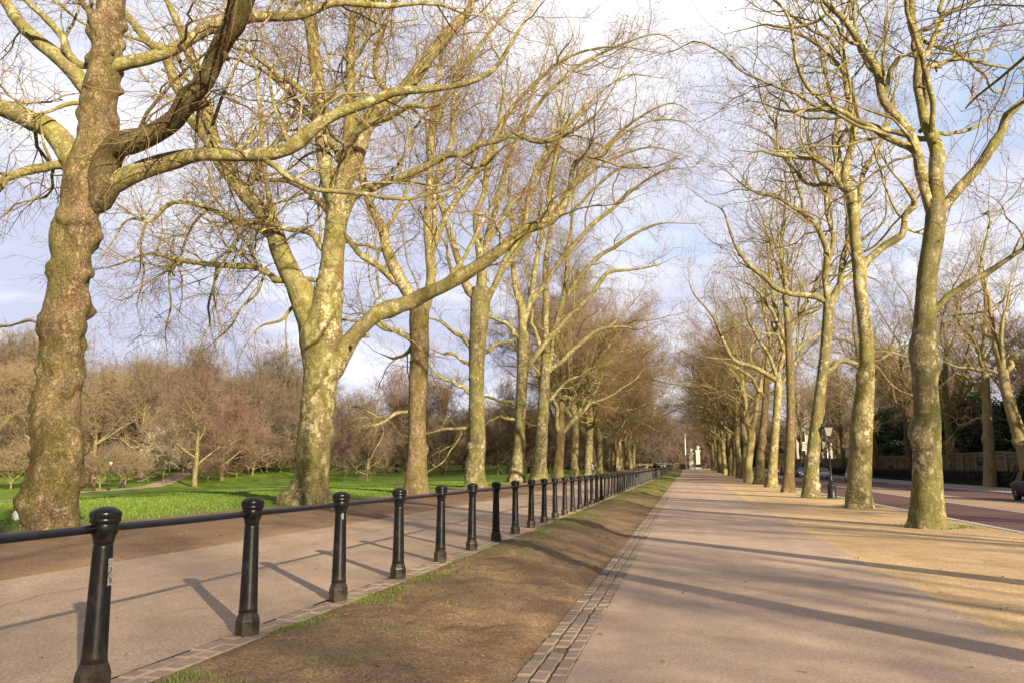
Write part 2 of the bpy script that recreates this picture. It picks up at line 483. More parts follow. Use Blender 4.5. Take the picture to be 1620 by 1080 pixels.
# tan centre band and painted lines, thin sheets over the tarmac
def band(mb, x0, x1, dz, y0, y1, gap=None):
    if gap is None:
        Y = ys[(ys >= y0) & (ys <= y1)]
        mb.sheet([x0, x1], Y, lambda X, Yy: h(X, Yy)+dz)
    else:
        a = y0
        while a < y1:
            mb.sheet([x0, x1], [a, a+gap[0]], lambda X, Yy: h(X, Yy)+dz+0.004); a += gap[0]+gap[1]
mb = MB(); band(mb, 12.9, 15.4, 0.004, -40, 330)
tag(mb.build('road_centre_band', M['road_tan']), kind='structure')
mb = MB(); band(mb, 12.72, 12.84, 0.005, -40, 330); band(mb, 8.75, 8.85, 0.005, -40, 330); band(mb, 15.5, 15.62, 0.005, -40, 330)
tag(mb.build('road_markings', M['line_paint']), kind='structure')

# kerbs: real steps
for x0, x1, nm in ((8.2, 8.455, 'near_kerb'), (20.2, 20.415, 'far_kerb')):
    mb = MB()
    Y = np.arange(-12, 260, 0.92)
    for a in Y:
        zt = float(h(8.0 if x0 < 9 else 22.0, a+0.45))+(0.012 if x0 < 9 else 0.015)
        mb.box(x0, x1, a, a+0.905, zt-0.2, zt, 0)
    tag(mb.build(nm, M['kerb_stone']), kind='structure')

# verge between the posts and the main path: lumpy bare soil
vx = np.linspace(-3.56, -1.36, 46)
vy = np.unique(np.concatenate([np.arange(2, 14, 0.05), np.arange(14, 40, 0.15), np.arange(40, 251, 1.0), np.arange(-12, 2, 1.0)]))
def zverge(X, Y):
    w = np.clip((X+3.56)/0.15, 0, 1)*np.clip((-1.36-X)/0.15, 0, 1)
    p = np.stack([X, Y, X*0], -1)
    z = h(X, Y)+w*(0.085*np.sin(np.clip((-X-1.36)/2.2, 0, 1)*PI) + (fbm(p*1.3, 3, 3)-0.5)*0.16 + (fbm(p*6.0, 9, 4)-0.5)*0.06)
    return z-0.006
o = MB().sheet(vx, vy, zverge).build('verge_soil', M['verge_soil']); tag(o, kind='structure')

# setts: three courses beside the path, two worn courses under the posts
rng = random.Random(4)
def setts(name, xs0, wid, y0, y1, ln, top, sink):
    mb = MB()
    for k, xa in enumerate(xs0):
        y = y0+rng.random()*0.2
        while y < y1:
            L = ln*rng.uniform(0.75, 1.35)*(1 if y < 40 else 2.0)
            a, b = xa+0.006+rng.uniform(-.004, .004), xa+wid-0.006+rng.uniform(-.004, .004)
            c_, d_ = y+0.007, y+L-0.007
            zt = float(h((a+b)/2, y+L/2))+top+rng.uniform(-sink, sink*0.5)-(0.012 if rng.random() < .12 else 0)
            e = 0.012
            t1, t2 = rng.uniform(-.004, .004), rng.uniform(-.004, .004)
            v = [(a, c_, zt-0.08), (b, c_, zt-0.08), (b, d_, zt-0.08), (a, d_, zt-0.08),
                 (a, c_, zt-0.012), (b, c_, zt-0.012), (b, d_, zt-0.012), (a, d_, zt-0.012),
                 (a+e, c_+e, zt+t1), (b-e, c_+e, zt+t2), (b-e, d_-e, zt+t2), (a+e, d_-e, zt+t1)]
            f = [(0, 1, 5, 4), (1, 2, 6, 5), (2, 3, 7, 6), (3, 0, 4, 7), (4, 5, 9, 8), (5, 6, 10, 9), (6, 7, 11, 10), (7, 4, 8, 11), (8, 9, 10, 11)]
            mb.add(v, np.array(f), 0, False)
            y += L
    return tag(mb.build(name, M['sett']), kind='structure')
setts('sett_edging', (-1.37, -1.23, -1.09), 0.137, 2.0, 130.0, 0.2, 0.006, 0.008)
setts('post_edging', (-3.87, -3.71), 0.158, 2.0, 110.0, 0.21, 0.004, 0.012)
strip('sett_bed', -1.40, -0.94, 'verge_soil', -0.016, nx=3)
strip('edging_bed', -3.88, -3.54, 'verge_soil', -0.018, nx=3)

# sandy footpath winding over the lawn
mb = MB()
ctr = np.array([onground(*p)[:2] for p in ((40, 792), (100, 782), (150, 777), (205, 773), (245, 768), (272, 758), (292, 748), (305, 741.5))])
ctr = spline(np.c_[ctr, ctr[:, 0]*0], 60)[:, :2]
tn = np.gradient(ctr, axis=0); tn /= np.linalg.norm(tn, axis=1, keepdims=True)
nn = np.stack([-tn[:, 1], tn[:, 0]], 1)
u = np.linspace(-1.6, 1.6, 5)
XY = ctr[:, None, :]+nn[:, None, :]*u[None, :, None]
Z = h(XY[..., 0], XY[..., 1])+0.05
i = np.arange(59)[:, None]*5; j = np.arange(4)[None]
mb.add(np.concatenate([XY, Z[..., None]], -1).reshape(-1, 3), np.stack([i+j, i+j+1, i+6+j, i+5+j], -1).reshape(-1, 4))
tag(mb.build('footpath', M['lawn_path']), kind='structure')

# ------------------------------------------------------------------ grass tufts, lawn blades, leaf litter
R0 = np.random.default_rng(12)
def grassmat(name, a, b):
    q = NT(name); geo = q.n('ShaderNodeNewGeometry')
    M[name] = q.done(q.mix(geo.outputs['Random Per Island'], a, b), 0.8, 0, 0.2)
grassmat('blade', (0.07, 0.13, 0.015), (0.17, 0.23, 0.045))
grassmat('leaf_litter', (0.12, 0.06, 0.03), (0.34, 0.2, 0.1))

def blades(mb, X, Y, Z, L, W, lean=0.5):
    n = len(X); a = R0.uniform(0, 2*PI, n); b = R0.uniform(0, 2*PI, n)
    base = np.stack([X, Y, Z], 1)
    side = np.stack([np.cos(a), np.sin(a), 0*a], 1)*W[:, None]
    ln = R0.uniform(0.1, 1, n)*lean
    mid = base+np.stack([np.cos(b)*ln*0.3, np.sin(b)*ln*0.3, 0.6+0*a], 1)*L[:, None]
    tip = base+np.stack([np.cos(b)*ln, np.sin(b)*ln, 1-0.4*ln], 1)*L[:, None]
    v = np.stack([base-side, base+side, mid+side*0.7, mid-side*0.7, tip], 1).reshape(-1, 3)
    k = np.arange(n)[:, None]*5
    mb.add(v, k+np.array([[0, 1, 2, 3]]), 0, False)
    v2 = v  # tips
    mb.f.append(k+np.array([[3, 2, 4]])+mb.n-len(v)); mb.m.append(np.zeros(n)); mb.sm.append(np.zeros(n, bool))

mb = MB()
spots = [(-3.42, 6.7, .22, 260), (-3.30, 7.0, .2, 120), (-3.40, 8.6, .26, 420), (-3.25, 8.9, .2, 160), (-3.3, 4.9, .2, 220), (-3.42, 10.3, .22, 260), (-3.2, 10.6, .2, 100), (-3.45, 12.2, .2, 150),
         (-3.42, 14.0, .22, 180), (-3.4, 15.9, .25, 240), (-3.2, 17.6, .3, 300), (-3.3, 19.6, .35, 420), (-3.25, 21.4, .35, 420), (-3.35, 23.3, .35, 420), (-3.2, 25.2, .35, 400), (-2.8, 20.6, .4, 200), (-2.6, 23.8, .5, 200)]
for k in range(90): spots.append((R0.uniform(-3.5, -2.2), R0.uniform(4, 26), R0.uniform(.05, .3), int(R0.uniform(5, 40))))
for k in range(14, 44): spots.append((-3.38, 6.52+1.858*k, .3, 220))
for x, y, r, n in spots:
    X = x+R0.normal(0, r*0.5, n); Y = y+R0.normal(0, r*0.8, n)
    X = np.clip(X, -3.53, -1.5)
    Z = zverge(X, Y)
    blades(mb, X, Y, Z, R0.uniform(.015, .075, n)*R0.uniform(.5, 1, n), R0.uniform(.0015, .004, n), 1.1)
tag(mb.build('grass_tufts', M['blade']), 'green grass tufts along the foot of the black posts', 'grass', kind='stuff')
mb = MB()
n = 70000
X = -14.3-np.abs(R0.gamma(1.6, 9.0, n)); Y = R0.uniform(14, 75, n)
keep = fbm(np.stack([X*0.6, Y*0.6, X*0], -1), 31, 3) > np.where(X > -16.5, 0.5, 0.25)
X, Y = X[keep], Y[keep]; n = len(X)
blades(mb, X, Y, h(X, Y), R0.uniform(.04, .11, n), R0.uniform(.006, .014, n), 0.8)
for cx, cy in ((6.95, 25.1), (7.2, 37.0), (7.3, 50.5), (7.3, 61), (7.4, 46)):
    n = 1100; a = R0.uniform(0, 2*PI, n); r_ = .5+np.abs(R0.normal(0, .32, n))
    X = np.clip(cx+np.cos(a)*r_, 3, 8.15); Y = cy+np.sin(a)*r_*1.3
    blades(mb, X, Y, h(X, Y), R0.uniform(.02, .06, n), R0.uniform(.004, .01, n), 0.9)
tag(mb.build('lawn_grass', M['blade']), 'short green grass growing over the park lawn', 'grass', kind='stuff')

mb = MB()
def litter(n, x0, x1, y0, y1, zf, smin, smax, p=2.0):
    X = R0.uniform(x0, x1, n); Y = y0+(y1-y0)*R0.uniform(0, 1, n)**p
    Z = zf(X, Y)+0.008
    a = R0.uniform(0, 2*PI, n); s = R0.uniform(smin, smax, n)
    A = np.stack([np.cos(a), np.sin(a), R0.uniform(-.4, .4, n)], 1)*s[:, None]
    B = np.stack([-np.sin(a), np.cos(a), R0.uniform(-.4, .4, n)], 1)*(s*0.6)[:, None]
    C = np.stack([X, Y, Z], 1); up = np.array([0, 0, 0.006])
    v = np.stack([C-A, C-B*0.9+up, C+A+up*1.5, C+B*0.9], 1).reshape(-1, 3)
    mb.add(v, np.arange(n*4).reshape(-1, 4), 0, False)
litter(1000, -3.5, -1.4, 3, 40, zverge, .005, .024)
litter(110, -3.5, -1.4, 3, 20, zverge, .015, .04)
litter(260, 3.0, 8.1, 6, 45, lambda X, Y: h(X, Y), .01, .035, 1.3)
litter(70, -0.9, 3.0, 4, 40, lambda X, Y: h(X, Y), .008, .03)
litter(160, -8.2, -3.9, 4, 40, lambda X, Y: h(X, Y), .006, .022)
for cx, cy, cr in ((6.95, 25.1, .75), (7.2, 37.0, .75), (7.3, 50.5, .6), (-15.6, 17.6, 1.3), (-15.6, 31.8, 1.3), (-15.9, 45.6, 1.0), (-15.6, 59, .9)):
    n = 170; a_ = R0.uniform(0, 2*PI, n); r_ = cr*(0.85+np.abs(R0.normal(0, .45, n))); s_ = R0.uniform(.012, .04, n); b_ = R0.uniform(0, 6.28, n)
    X = cx+np.cos(a_)*r_; Y = cy+np.sin(a_)*r_; C = np.stack([X, Y, h(X, Y)+.012], 1)
    A = np.stack([np.cos(b_), np.sin(b_), R0.uniform(-.3, .5, n)], 1)*s_[:, None]; B = np.stack([-np.sin(b_), np.cos(b_), R0.uniform(-.3, .3, n)], 1)*(s_*.6)[:, None]
    mb.add(np.stack([C-A, C-B, C+A, C+B], 1).reshape(-1, 3), np.arange(n*4).reshape(-1, 4), 0, False)
litter(700, -15, -8.4, 6, 60, lambda X, Y: h(X, Y), .012, .045)
tag(mb.build('leaf_litter', M['leaf_litter']), 'dry brown fallen leaves and bark flakes lying on the ground', 'leaf litter', kind='stuff')
# ------------------------------------------------------------------ tree growth
def resample(P, R, K):
    out = np.concatenate([np.asarray(P), np.asarray(R)[:, None]], 1)
    s = spline(out, K); return s[:, :3], np.maximum(s[:, 3], 0.002)

def grow(rg, P, R, root, per_m, lmin, lmax, ang=(35, 70), wig=0.25, trop=0.05, K=6, rfac=0.6, rmin=0.006, slim=0.011, t0=0.2, tip=1, out_from=None, upb=0.0, droop=0.0, zlow=10.5):
    """children polylines of the parents P (N,K0,3), R (N,K0); returns P,R,root of the children"""
    N, K0, _ = P.shape
    ln = np.linalg.norm(np.diff(P, axis=1), axis=2).sum(1)
    nk = rg.poisson(ln*(1-t0)*per_m)
    par = np.repeat(np.arange(N), nk)
    t = rg.uniform(t0, 1.0, len(par))
    istip = np.zeros(len(par), bool)
    for _ in range(tip):
        par = np.concatenate([par, np.arange(N)]); t = np.concatenate([t, np.full(N, 0.985)]); istip = np.concatenate([istip, np.ones(N, bool)])
    n = len(par)
    x = t*(K0-1); i = np.minimum(x.astype(int), K0-2); f = (x-i)[:, None]
    S = P[par, i]*(1-f)+P[par, i+1]*f
    rp = R[par, i]*(1-f[:, 0])+R[par, i+1]*f[:, 0]
    T = P[par, i+1]-P[par, i]; T /= np.linalg.norm(T, axis=1, keepdims=True)+1e-9
    q = rg.normal(size=(n, 3)); q[:, 2] += upb
    if out_from is not None:
        o = S-out_from; o[:, 2] = 0; o /= np.linalg.norm(o, axis=1, keepdims=True)+1e-6
        q += 0.6*o
    q -= T*np.sum(q*T, 1, keepdims=True); q /= np.linalg.norm(q, axis=1, keepdims=True)+1e-9
    a = np.radians(np.where(istip, rg.uniform(5, 30, n), rg.uniform(ang[0], ang[1], n)))[:, None]
    d = np.cos(a)*T+np.sin(a)*q
    L = rg.uniform(lmin, lmax, n)*(1-0.45*np.where(istip, 0.3, t))*np.clip(rp/(0.5*(lmin+lmax)*slim), 0.55, 1.25)
    r0 = np.minimum(rp*np.where(istip, 0.95, rfac), L*slim+rmin)
    r0 = np.maximum(r0, rmin)
    trz = trop-droop*np.clip((zlow-S[:, 2])/5.0, 0, 1)
    pts = np.empty((n, K, 3)); pts[:, 0] = S
    st = (L/(K-1))[:, None]
    for k in range(1, K):
        d = d+wig*rg.normal(size=(n, 3)); d[:, 2] += trz
        d /= np.linalg.norm(d, axis=1, keepdims=True)
        pts[:, k] = pts[:, k-1]+d*st
    tt = np.linspace(0, 1, K)[None]
    rr = r0[:, None]*(1-tt)+np.maximum(rmin*0.6, 0.35*r0)[:, None]*tt
    return pts, rr, root[par]

def seedballs(mb, rg, P, n, mat, r=0.027):
    if len(P) == 0: return
    k = rg.choice(len(P), min(n, len(P)), replace=False)
    c = P[k, -1]-np.array([0, 0, 0.09])
    o = np.array([(1, 0, 0), (-1, 0, 0), (0, 1, 0), (0, -1, 0), (0, 0, 1), (0, 0, -1)], float)*r
    v = (c[:, None]+o[None]).reshape(-1, 3)
    f = np.array([(0, 2, 4), (2, 1, 4), (1, 3, 4), (3, 0, 4), (2, 0, 5), (1, 2, 5), (3, 1, 5), (0, 3, 5)])
    mb.add(v, (np.arange(len(k))[:, None, None]*6+f[None]).reshape(-1, 3), mat, True)

def trunk_mesh(P, R, S, amp, freq, seed, flare=0.45, fl_h=0.45, lump=0.0, K=70, burls=0):
    P, R = resample(P, R, K)
    rb = np.random.default_rng(seed+900)
    BU = []
    for _ in range(burls):
        k = int(rb.uniform(0.03, 0.62)**1.1*K); a = rb.uniform(0, 6.28)
        BU.append((P[k]+np.array([math.cos(a), math.sin(a), 0])*R[k], rb.uniform(.10, .40), rb.uniform(.05, .15)/R[k]))
    z0 = P[0, 2]
    lob = np.random.default_rng(seed)
    ph = lob.uniform(0, 6.28, 2)
    c = P[0]
    def disp(V):
        n = (fbm(V*freq, seed, 4)-0.5)*2
        d = 1+amp*n
        if lump:
            b = fbm(V*np.array([1.5, 1.5, 1.15]), seed+5, 2)
            fade = np.clip(1.25-(V[..., 2]-z0)/9.0, 0.15, 1)
            d = d+lump*fade*(np.abs(np.sin(b*11))**0.7-0.55)+lump*0.5*(np.clip(vnoise(V*3.3, seed+9)-0.55, 0, 1)*2.4)
        if K > 100: d = d+(0.07 if burls > 20 else 0.035)*(fbm(V*8.0, seed+7, 4)-.5)*2
        for bc_, br_, bh_ in BU:
            q2 = np.sum((V-bc_)**2, -1)/br_**2
            d = d+bh_*np.exp(-q2*q2*0.9)*(1+0.5*(vnoise(V*7, seed+3)-.5))
        zz = np.clip(V[..., 2]-z0, 0, None)
        an = np.arctan2(V[..., 1]-c[1], V[..., 0]-c[0])
        fl = flare*1.25*np.exp(-zz/fl_h)*(0.6+0.35*np.sin(5*an+ph[0])+0.3*np.sin(3*an+ph[1]))+flare*0.7*np.exp(-zz/0.16)*(0.6+0.6*np.sin(7*an+ph[1]))
        return d+np.maximum(fl, 0)
    mb = MB(); mb.tubes(P, R, S, 0, disp)
    return mb, P, R

def crown_levels(rg, P1, R1, root, dens, far=1.0, lens=1.0):
    """branches -> branchlets -> twigs"""
    a = grow(rg, P1, R1, root, 1.05*dens, 1.6*lens, 4.6*lens, (32, 74), 0.25, 0.04, 7, 0.52, 0.0098*far, 0.0095, 0.18, 1, None, 0.35, 0.12)
    b = grow(rg, *a, 2.0*dens, 0.8*lens, 2.4*lens, (32, 76), 0.30, 0.0, 5, 0.6, 0.0058*far, 0.0065, 0.12, 1, None, 0, 0.24)
    c = grow(rg, *b, 4.2*dens, 0.3*lens, 1.15*lens, (30, 76), 0.36, -0.05, 3, 0.6, 0.0045*far, 0.005, 0.08, 1, None, 0, 0.25)
    return a, b, c

# ------------------------------------------------------------------ traced trees (each limb at its own depth)
def traced_tree(name, label, base, trunk, limbs, barkm, limbm, seed, dens=1.0, S=32, amp=0.05, freq=2.0, lump=0.0, burls=0, flare=0.45, spread=0.5, extra=20, group=None, Y=None, cat='tree', dark=(), darkm='bark_limb_dark', lens=1.0, far=1.0):
    rg = np.random.default_rng(seed)
    B = onground(*base)
    if Y is None: Y = B[1]
    B = at(base[0], base[1], Y); B[2] = float(h(B[0], B[1]))
    root = empty(name, tuple(B), label, cat, group)
    k = depth(at(base[0], 700, Y))/FPX
    def to3(line, dz):
        out, rr = [], []
        n = len(line)
        for q, (px, py, w) in enumerate(line):
            yy = Y+dz[q]
            p = at(px, py, yy)
            out.append(p-B); rr.append(0.5*w*depth(p)/FPX)
        return np.array(out), np.array(rr)
    tl = [(base[0], base[1], trunk[0][2])]+[t for t in trunk]
    tp, tr = to3(tl, [0]*len(tl))
    tp = np.vstack([tp[0]+[0, 0, -0.5], tp]); tr = np.concatenate([[tr[0]], tr])
    tp[1, 2] = 0.0
    mb, TP, TR = trunk_mesh(tp, tr, S, amp, freq, seed, flare, 0.5, lump, 300 if burls > 20 else 150, burls)
    mb.build('trunk', M[barkm], root)
    # limbs
    LP, LR, rid = [], [], []
    K = 40
    for n, L in enumerate(limbs):
        pin = L[0] if isinstance(L[0], (int, float)) else None
        pts = L[1:] if pin is not None else L
        p2, _ = to3(pts, [0]*len(pts))
        ln = np.linalg.norm(np.diff(p2, axis=0), axis=1).sum()
        dz = pin if pin is not None else rg.uniform(-1, 1)*spread*ln
        s = np.concatenate([[0], np.cumsum(np.linalg.norm(np.diff(p2, axis=0), axis=1))]); s /= s[-1]
        d0 = 0.0
        # a limb that starts on an earlier limb starts at that limb's depth
        best = 1e9
        for e in LP:
            for z in range(0, K):
                qx = e[z]+B
                v = qx-CAM; w = v @ FW; ux = PW/2+FPX*(v @ RT)/w; uy = PH/2-FPX*(v @ UP)/w
                dd = math.hypot(ux-pts[0][0], uy-pts[0][1])
                if dd < best: best = dd; cand = qx[1]-Y
        bt = min(math.hypot(a[0]-pts[0][0], a[1]-pts[0][1])-a[2]*0.5 for a in tl)
        if best < 14 and best < bt: d0 = cand
        p3, r3 = to3(pts, list(d0+dz*s**1.3))
        r3 = r3*(0.9 if k*r3[0] > 0 and FPX*k < 45 else 0.8)
        if best < 14 and best < bt:
            k_ = np.argmin([np.min(np.sum((e-p3[0])**2, 1)) for e in LP]); e = LP[k_]
            k2 = int(np.argmin(np.sum((e-p3[0])**2, 1))); anchor = e[max(0, k2-1)]
        else:
            tz = TP+np.array([0, 0, 1.1*r3[0]])
            anchor = TP[int(np.argmin(np.sum((tz-p3[0])**2, 1)))]
        if np.linalg.norm(anchor-p3[0]) > 0.12:
            p3 = np.vstack([anchor, p3]); r3 = np.concatenate([[r3[0]*0.5], r3])
            s = np.concatenate([[0], s])
        P_, R_ = resample(p3, r3, K)
        nk_ = 11; kt = np.linspace(0, 1, nk_)+rg.uniform(-.03, .03, nk_)
        wob = np.stack([np.interp(np.linspace(0, 1, K), kt, rg.normal(0, 1, nk_)) for q in range(3)], 1)
        wob *= np.clip(R_*0.55, 0.02, 0.13)[:, None]*sstep(0, 0.2, np.linspace(0, 1, K))[:, None]
        for b_ in rg.uniform(0.08, 0.95, 5):
            R_ = R_*(1+rg.uniform(0.06, 0.22)*np.exp(-((np.linspace(0, 1, K)-b_)/0.022)**2))
        R_ = R_*np.interp(np.linspace(0, 1, K), [0, .6, 1], [1, 1, .4])
        R_ = R_*np.interp(np.linspace(0, 1, K), kt, rg.uniform(0.92, 1.06, nk_))
        LP.append(P_+wob); LR.append(R_); rid.append(n)
    LP = np.array(LP); LR = np.array(LR); rid = np.array(rid)
    # extra untraced limbs towards and away from the viewer fill the crown in depth
    if extra:
        big = LR[:, 0] > np.median(LR[:, 0])*0.8
        ex = grow(rg, LP[big], LR[big], rid[big], extra/ max(1e-6, np.linalg.norm(np.diff(LP[big], axis=1), axis=2).sum()), 3.0*lens, 8.0*lens, (35, 68), 0.13, 0.035, K, 0.46, 0.0135, 0.012, 0.15, 0, None, 0.3)
        AP = np.concatenate([LP, ex[0]]); AR = np.concatenate([LR, ex[1]]); AI = np.concatenate([rid, ex[2]])
    else: AP, AR, AI = LP, LR, rid
    a, b, c = crown_levels(rg, AP, AR, AI, dens, far, lens)
    for n in range(len(limbs)):
        mb = MB()
        S_ = 14 if LR[n, 0] > 0.12 else 9
        def disp(V): return 1+0.13*(fbm(V*2.6, seed+n, 3)-0.5)*2+0.05*(vnoise(V*11, seed)-.5)*2
        coll = LR[n].copy(); coll[:3] *= np.array([1.18, 1.08, 1.02])
        mb.tubes(LP[n], coll, S_, 0, disp)
        if extra:
            m = ex[2] == n
            mb.tubes(ex[0][m], ex[1][m], 8, 0)
        m = a[2] == n
        mb.tubes(a[0][m], a[1][m], 5, 0)
        st = grow(rg, LP[n:n+1], LR[n:n+1], np.array([n]), 0.25, .35, .7, (50, 85), 0.05, 0.0, 3, .5, .015, .5, .1, 0)
        ok_ = st[1][:, 0] > 0.034; st = (st[0][ok_], st[1][ok_])
        if len(st[0]): mb.tubes(st[0], np.clip(st[1][:, :1], .02, .075)*np.array([[1.15, 1, .85]]), 7, 0)
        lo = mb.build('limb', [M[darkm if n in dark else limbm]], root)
        mb = MB()
        m = b[2] == n; mb.tubes(b[0][m], b[1][m], 4, 0, smooth=True)
        m = c[2] == n; mb.tubes(c[0][m], c[1][m], 3, 1)
        seedballs(mb, rg, c[0][m], int(420*m.sum()/max(1, len(m)))+3, 2)
        tag(mb.build('twigs', [M['branchlet'], M['twig'], M['seedball']], lo), kind='stuff')
    return root

T = []
# --- first left tree: burred brown trunk
traced_tree('plane_tree', 'nearest plane tree at far left with a thick burred brown trunk covered in lumps', (80, 834),
  [(82, 832, 76), (83, 790, 74), (87, 745, 73), (91, 700, 73), (90, 637, 65), (97, 575, 60), (100, 500, 59), (110, 440, 56), (122, 350, 54), (132, 305, 63), (138, 270, 63), (147, 230, 52), (155, 180, 49), (158, 148, 50), (164, 110, 44), (171, 50, 42), (176, 0, 41), (186, -140, 34), (198, -300, 22), (204, -450, 9)],
  [[2.0, (128, 268, 40), (105, 240, 40), (80, 205, 36), (45, 190, 32), (0, 178, 30), (-60, 165, 26), (-150, 120, 18), (-230, 60, 10)],
   [-2.0, (100, 262, 14), (70, 260, 16), (40, 270, 15), (0, 295, 14), (-60, 320, 10), (-120, 330, 5)],
   [1.5, (150, 152, 28), (130, 130, 28), (105, 100, 27), (65, 65, 23), (25, 22, 20), (0, -10, 18), (-60, -80, 12), (-120, -150, 6)],
   [-1.5, (118, 95, 14), (100, 65, 13), (65, 25, 11), (35, -5, 10), (10, -40, 7)],
   [-4.5, (158, 318, 44), (168, 265, 48), (190, 230, 45), (235, 215, 40), (265, 190, 38), (300, 150, 36), (325, 125, 36), (340, 95, 34), (355, 55, 36), (375, 15, 37), (400, -30, 34), (440, -90, 26), (500, -160, 16), (560, -220, 8)],
   [1.0, (160, 300, 36), (210, 280, 34), (250, 262, 32), (300, 246, 26), (360, 247, 23), (410, 240, 22), (450, 225, 21), (490, 200, 20), (540, 178, 19), (580, 165, 17), (620, 149, 16), (650, 147, 15), (690, 145, 14), (740, 138, 13), (780, 120, 12), (800, 95, 11), (815, 65, 10), (835, 30, 8), (855, -5, 7), (880, -60, 5)],
   [2.5, (170, 110, 24), (200, 100, 24), (240, 92, 22), (280, 75, 20), (310, 60, 20), (350, 42, 20), (400, 28, 18), (460, 22, 17), (520, 6, 15), (580, 4, 13), (640, 5, 10), (700, 6, 8), (745, 22, 6), (790, 15, 4)],
   [-1.0, (172, 158, 16), (178, 125, 14), (165, 80, 13), (145, 30, 13), (135, 0, 13), (120, -60, 8)],
   [-1.0, (128, 165, 7), (105, 168, 7), (70, 178, 6), (40, 182, 4)],
   [2.0, (76, 512, 5), (55, 508, 5), (28, 512, 4), (0, 518, 4), (-40, 522, 3)],
   [0.5, (176, 20, 18), (160, -60, 14), (120, -150, 9), (90, -230, 5)],
   [0.5, (190, -100, 18), (230, -190, 14), (280, -290, 8)]],
  'bark_brown', 'bark_limb', 11, 1.15, 96, 0.06, 2.6, 0.10, 75, 0.30, extra=14, dark=(4, 7))

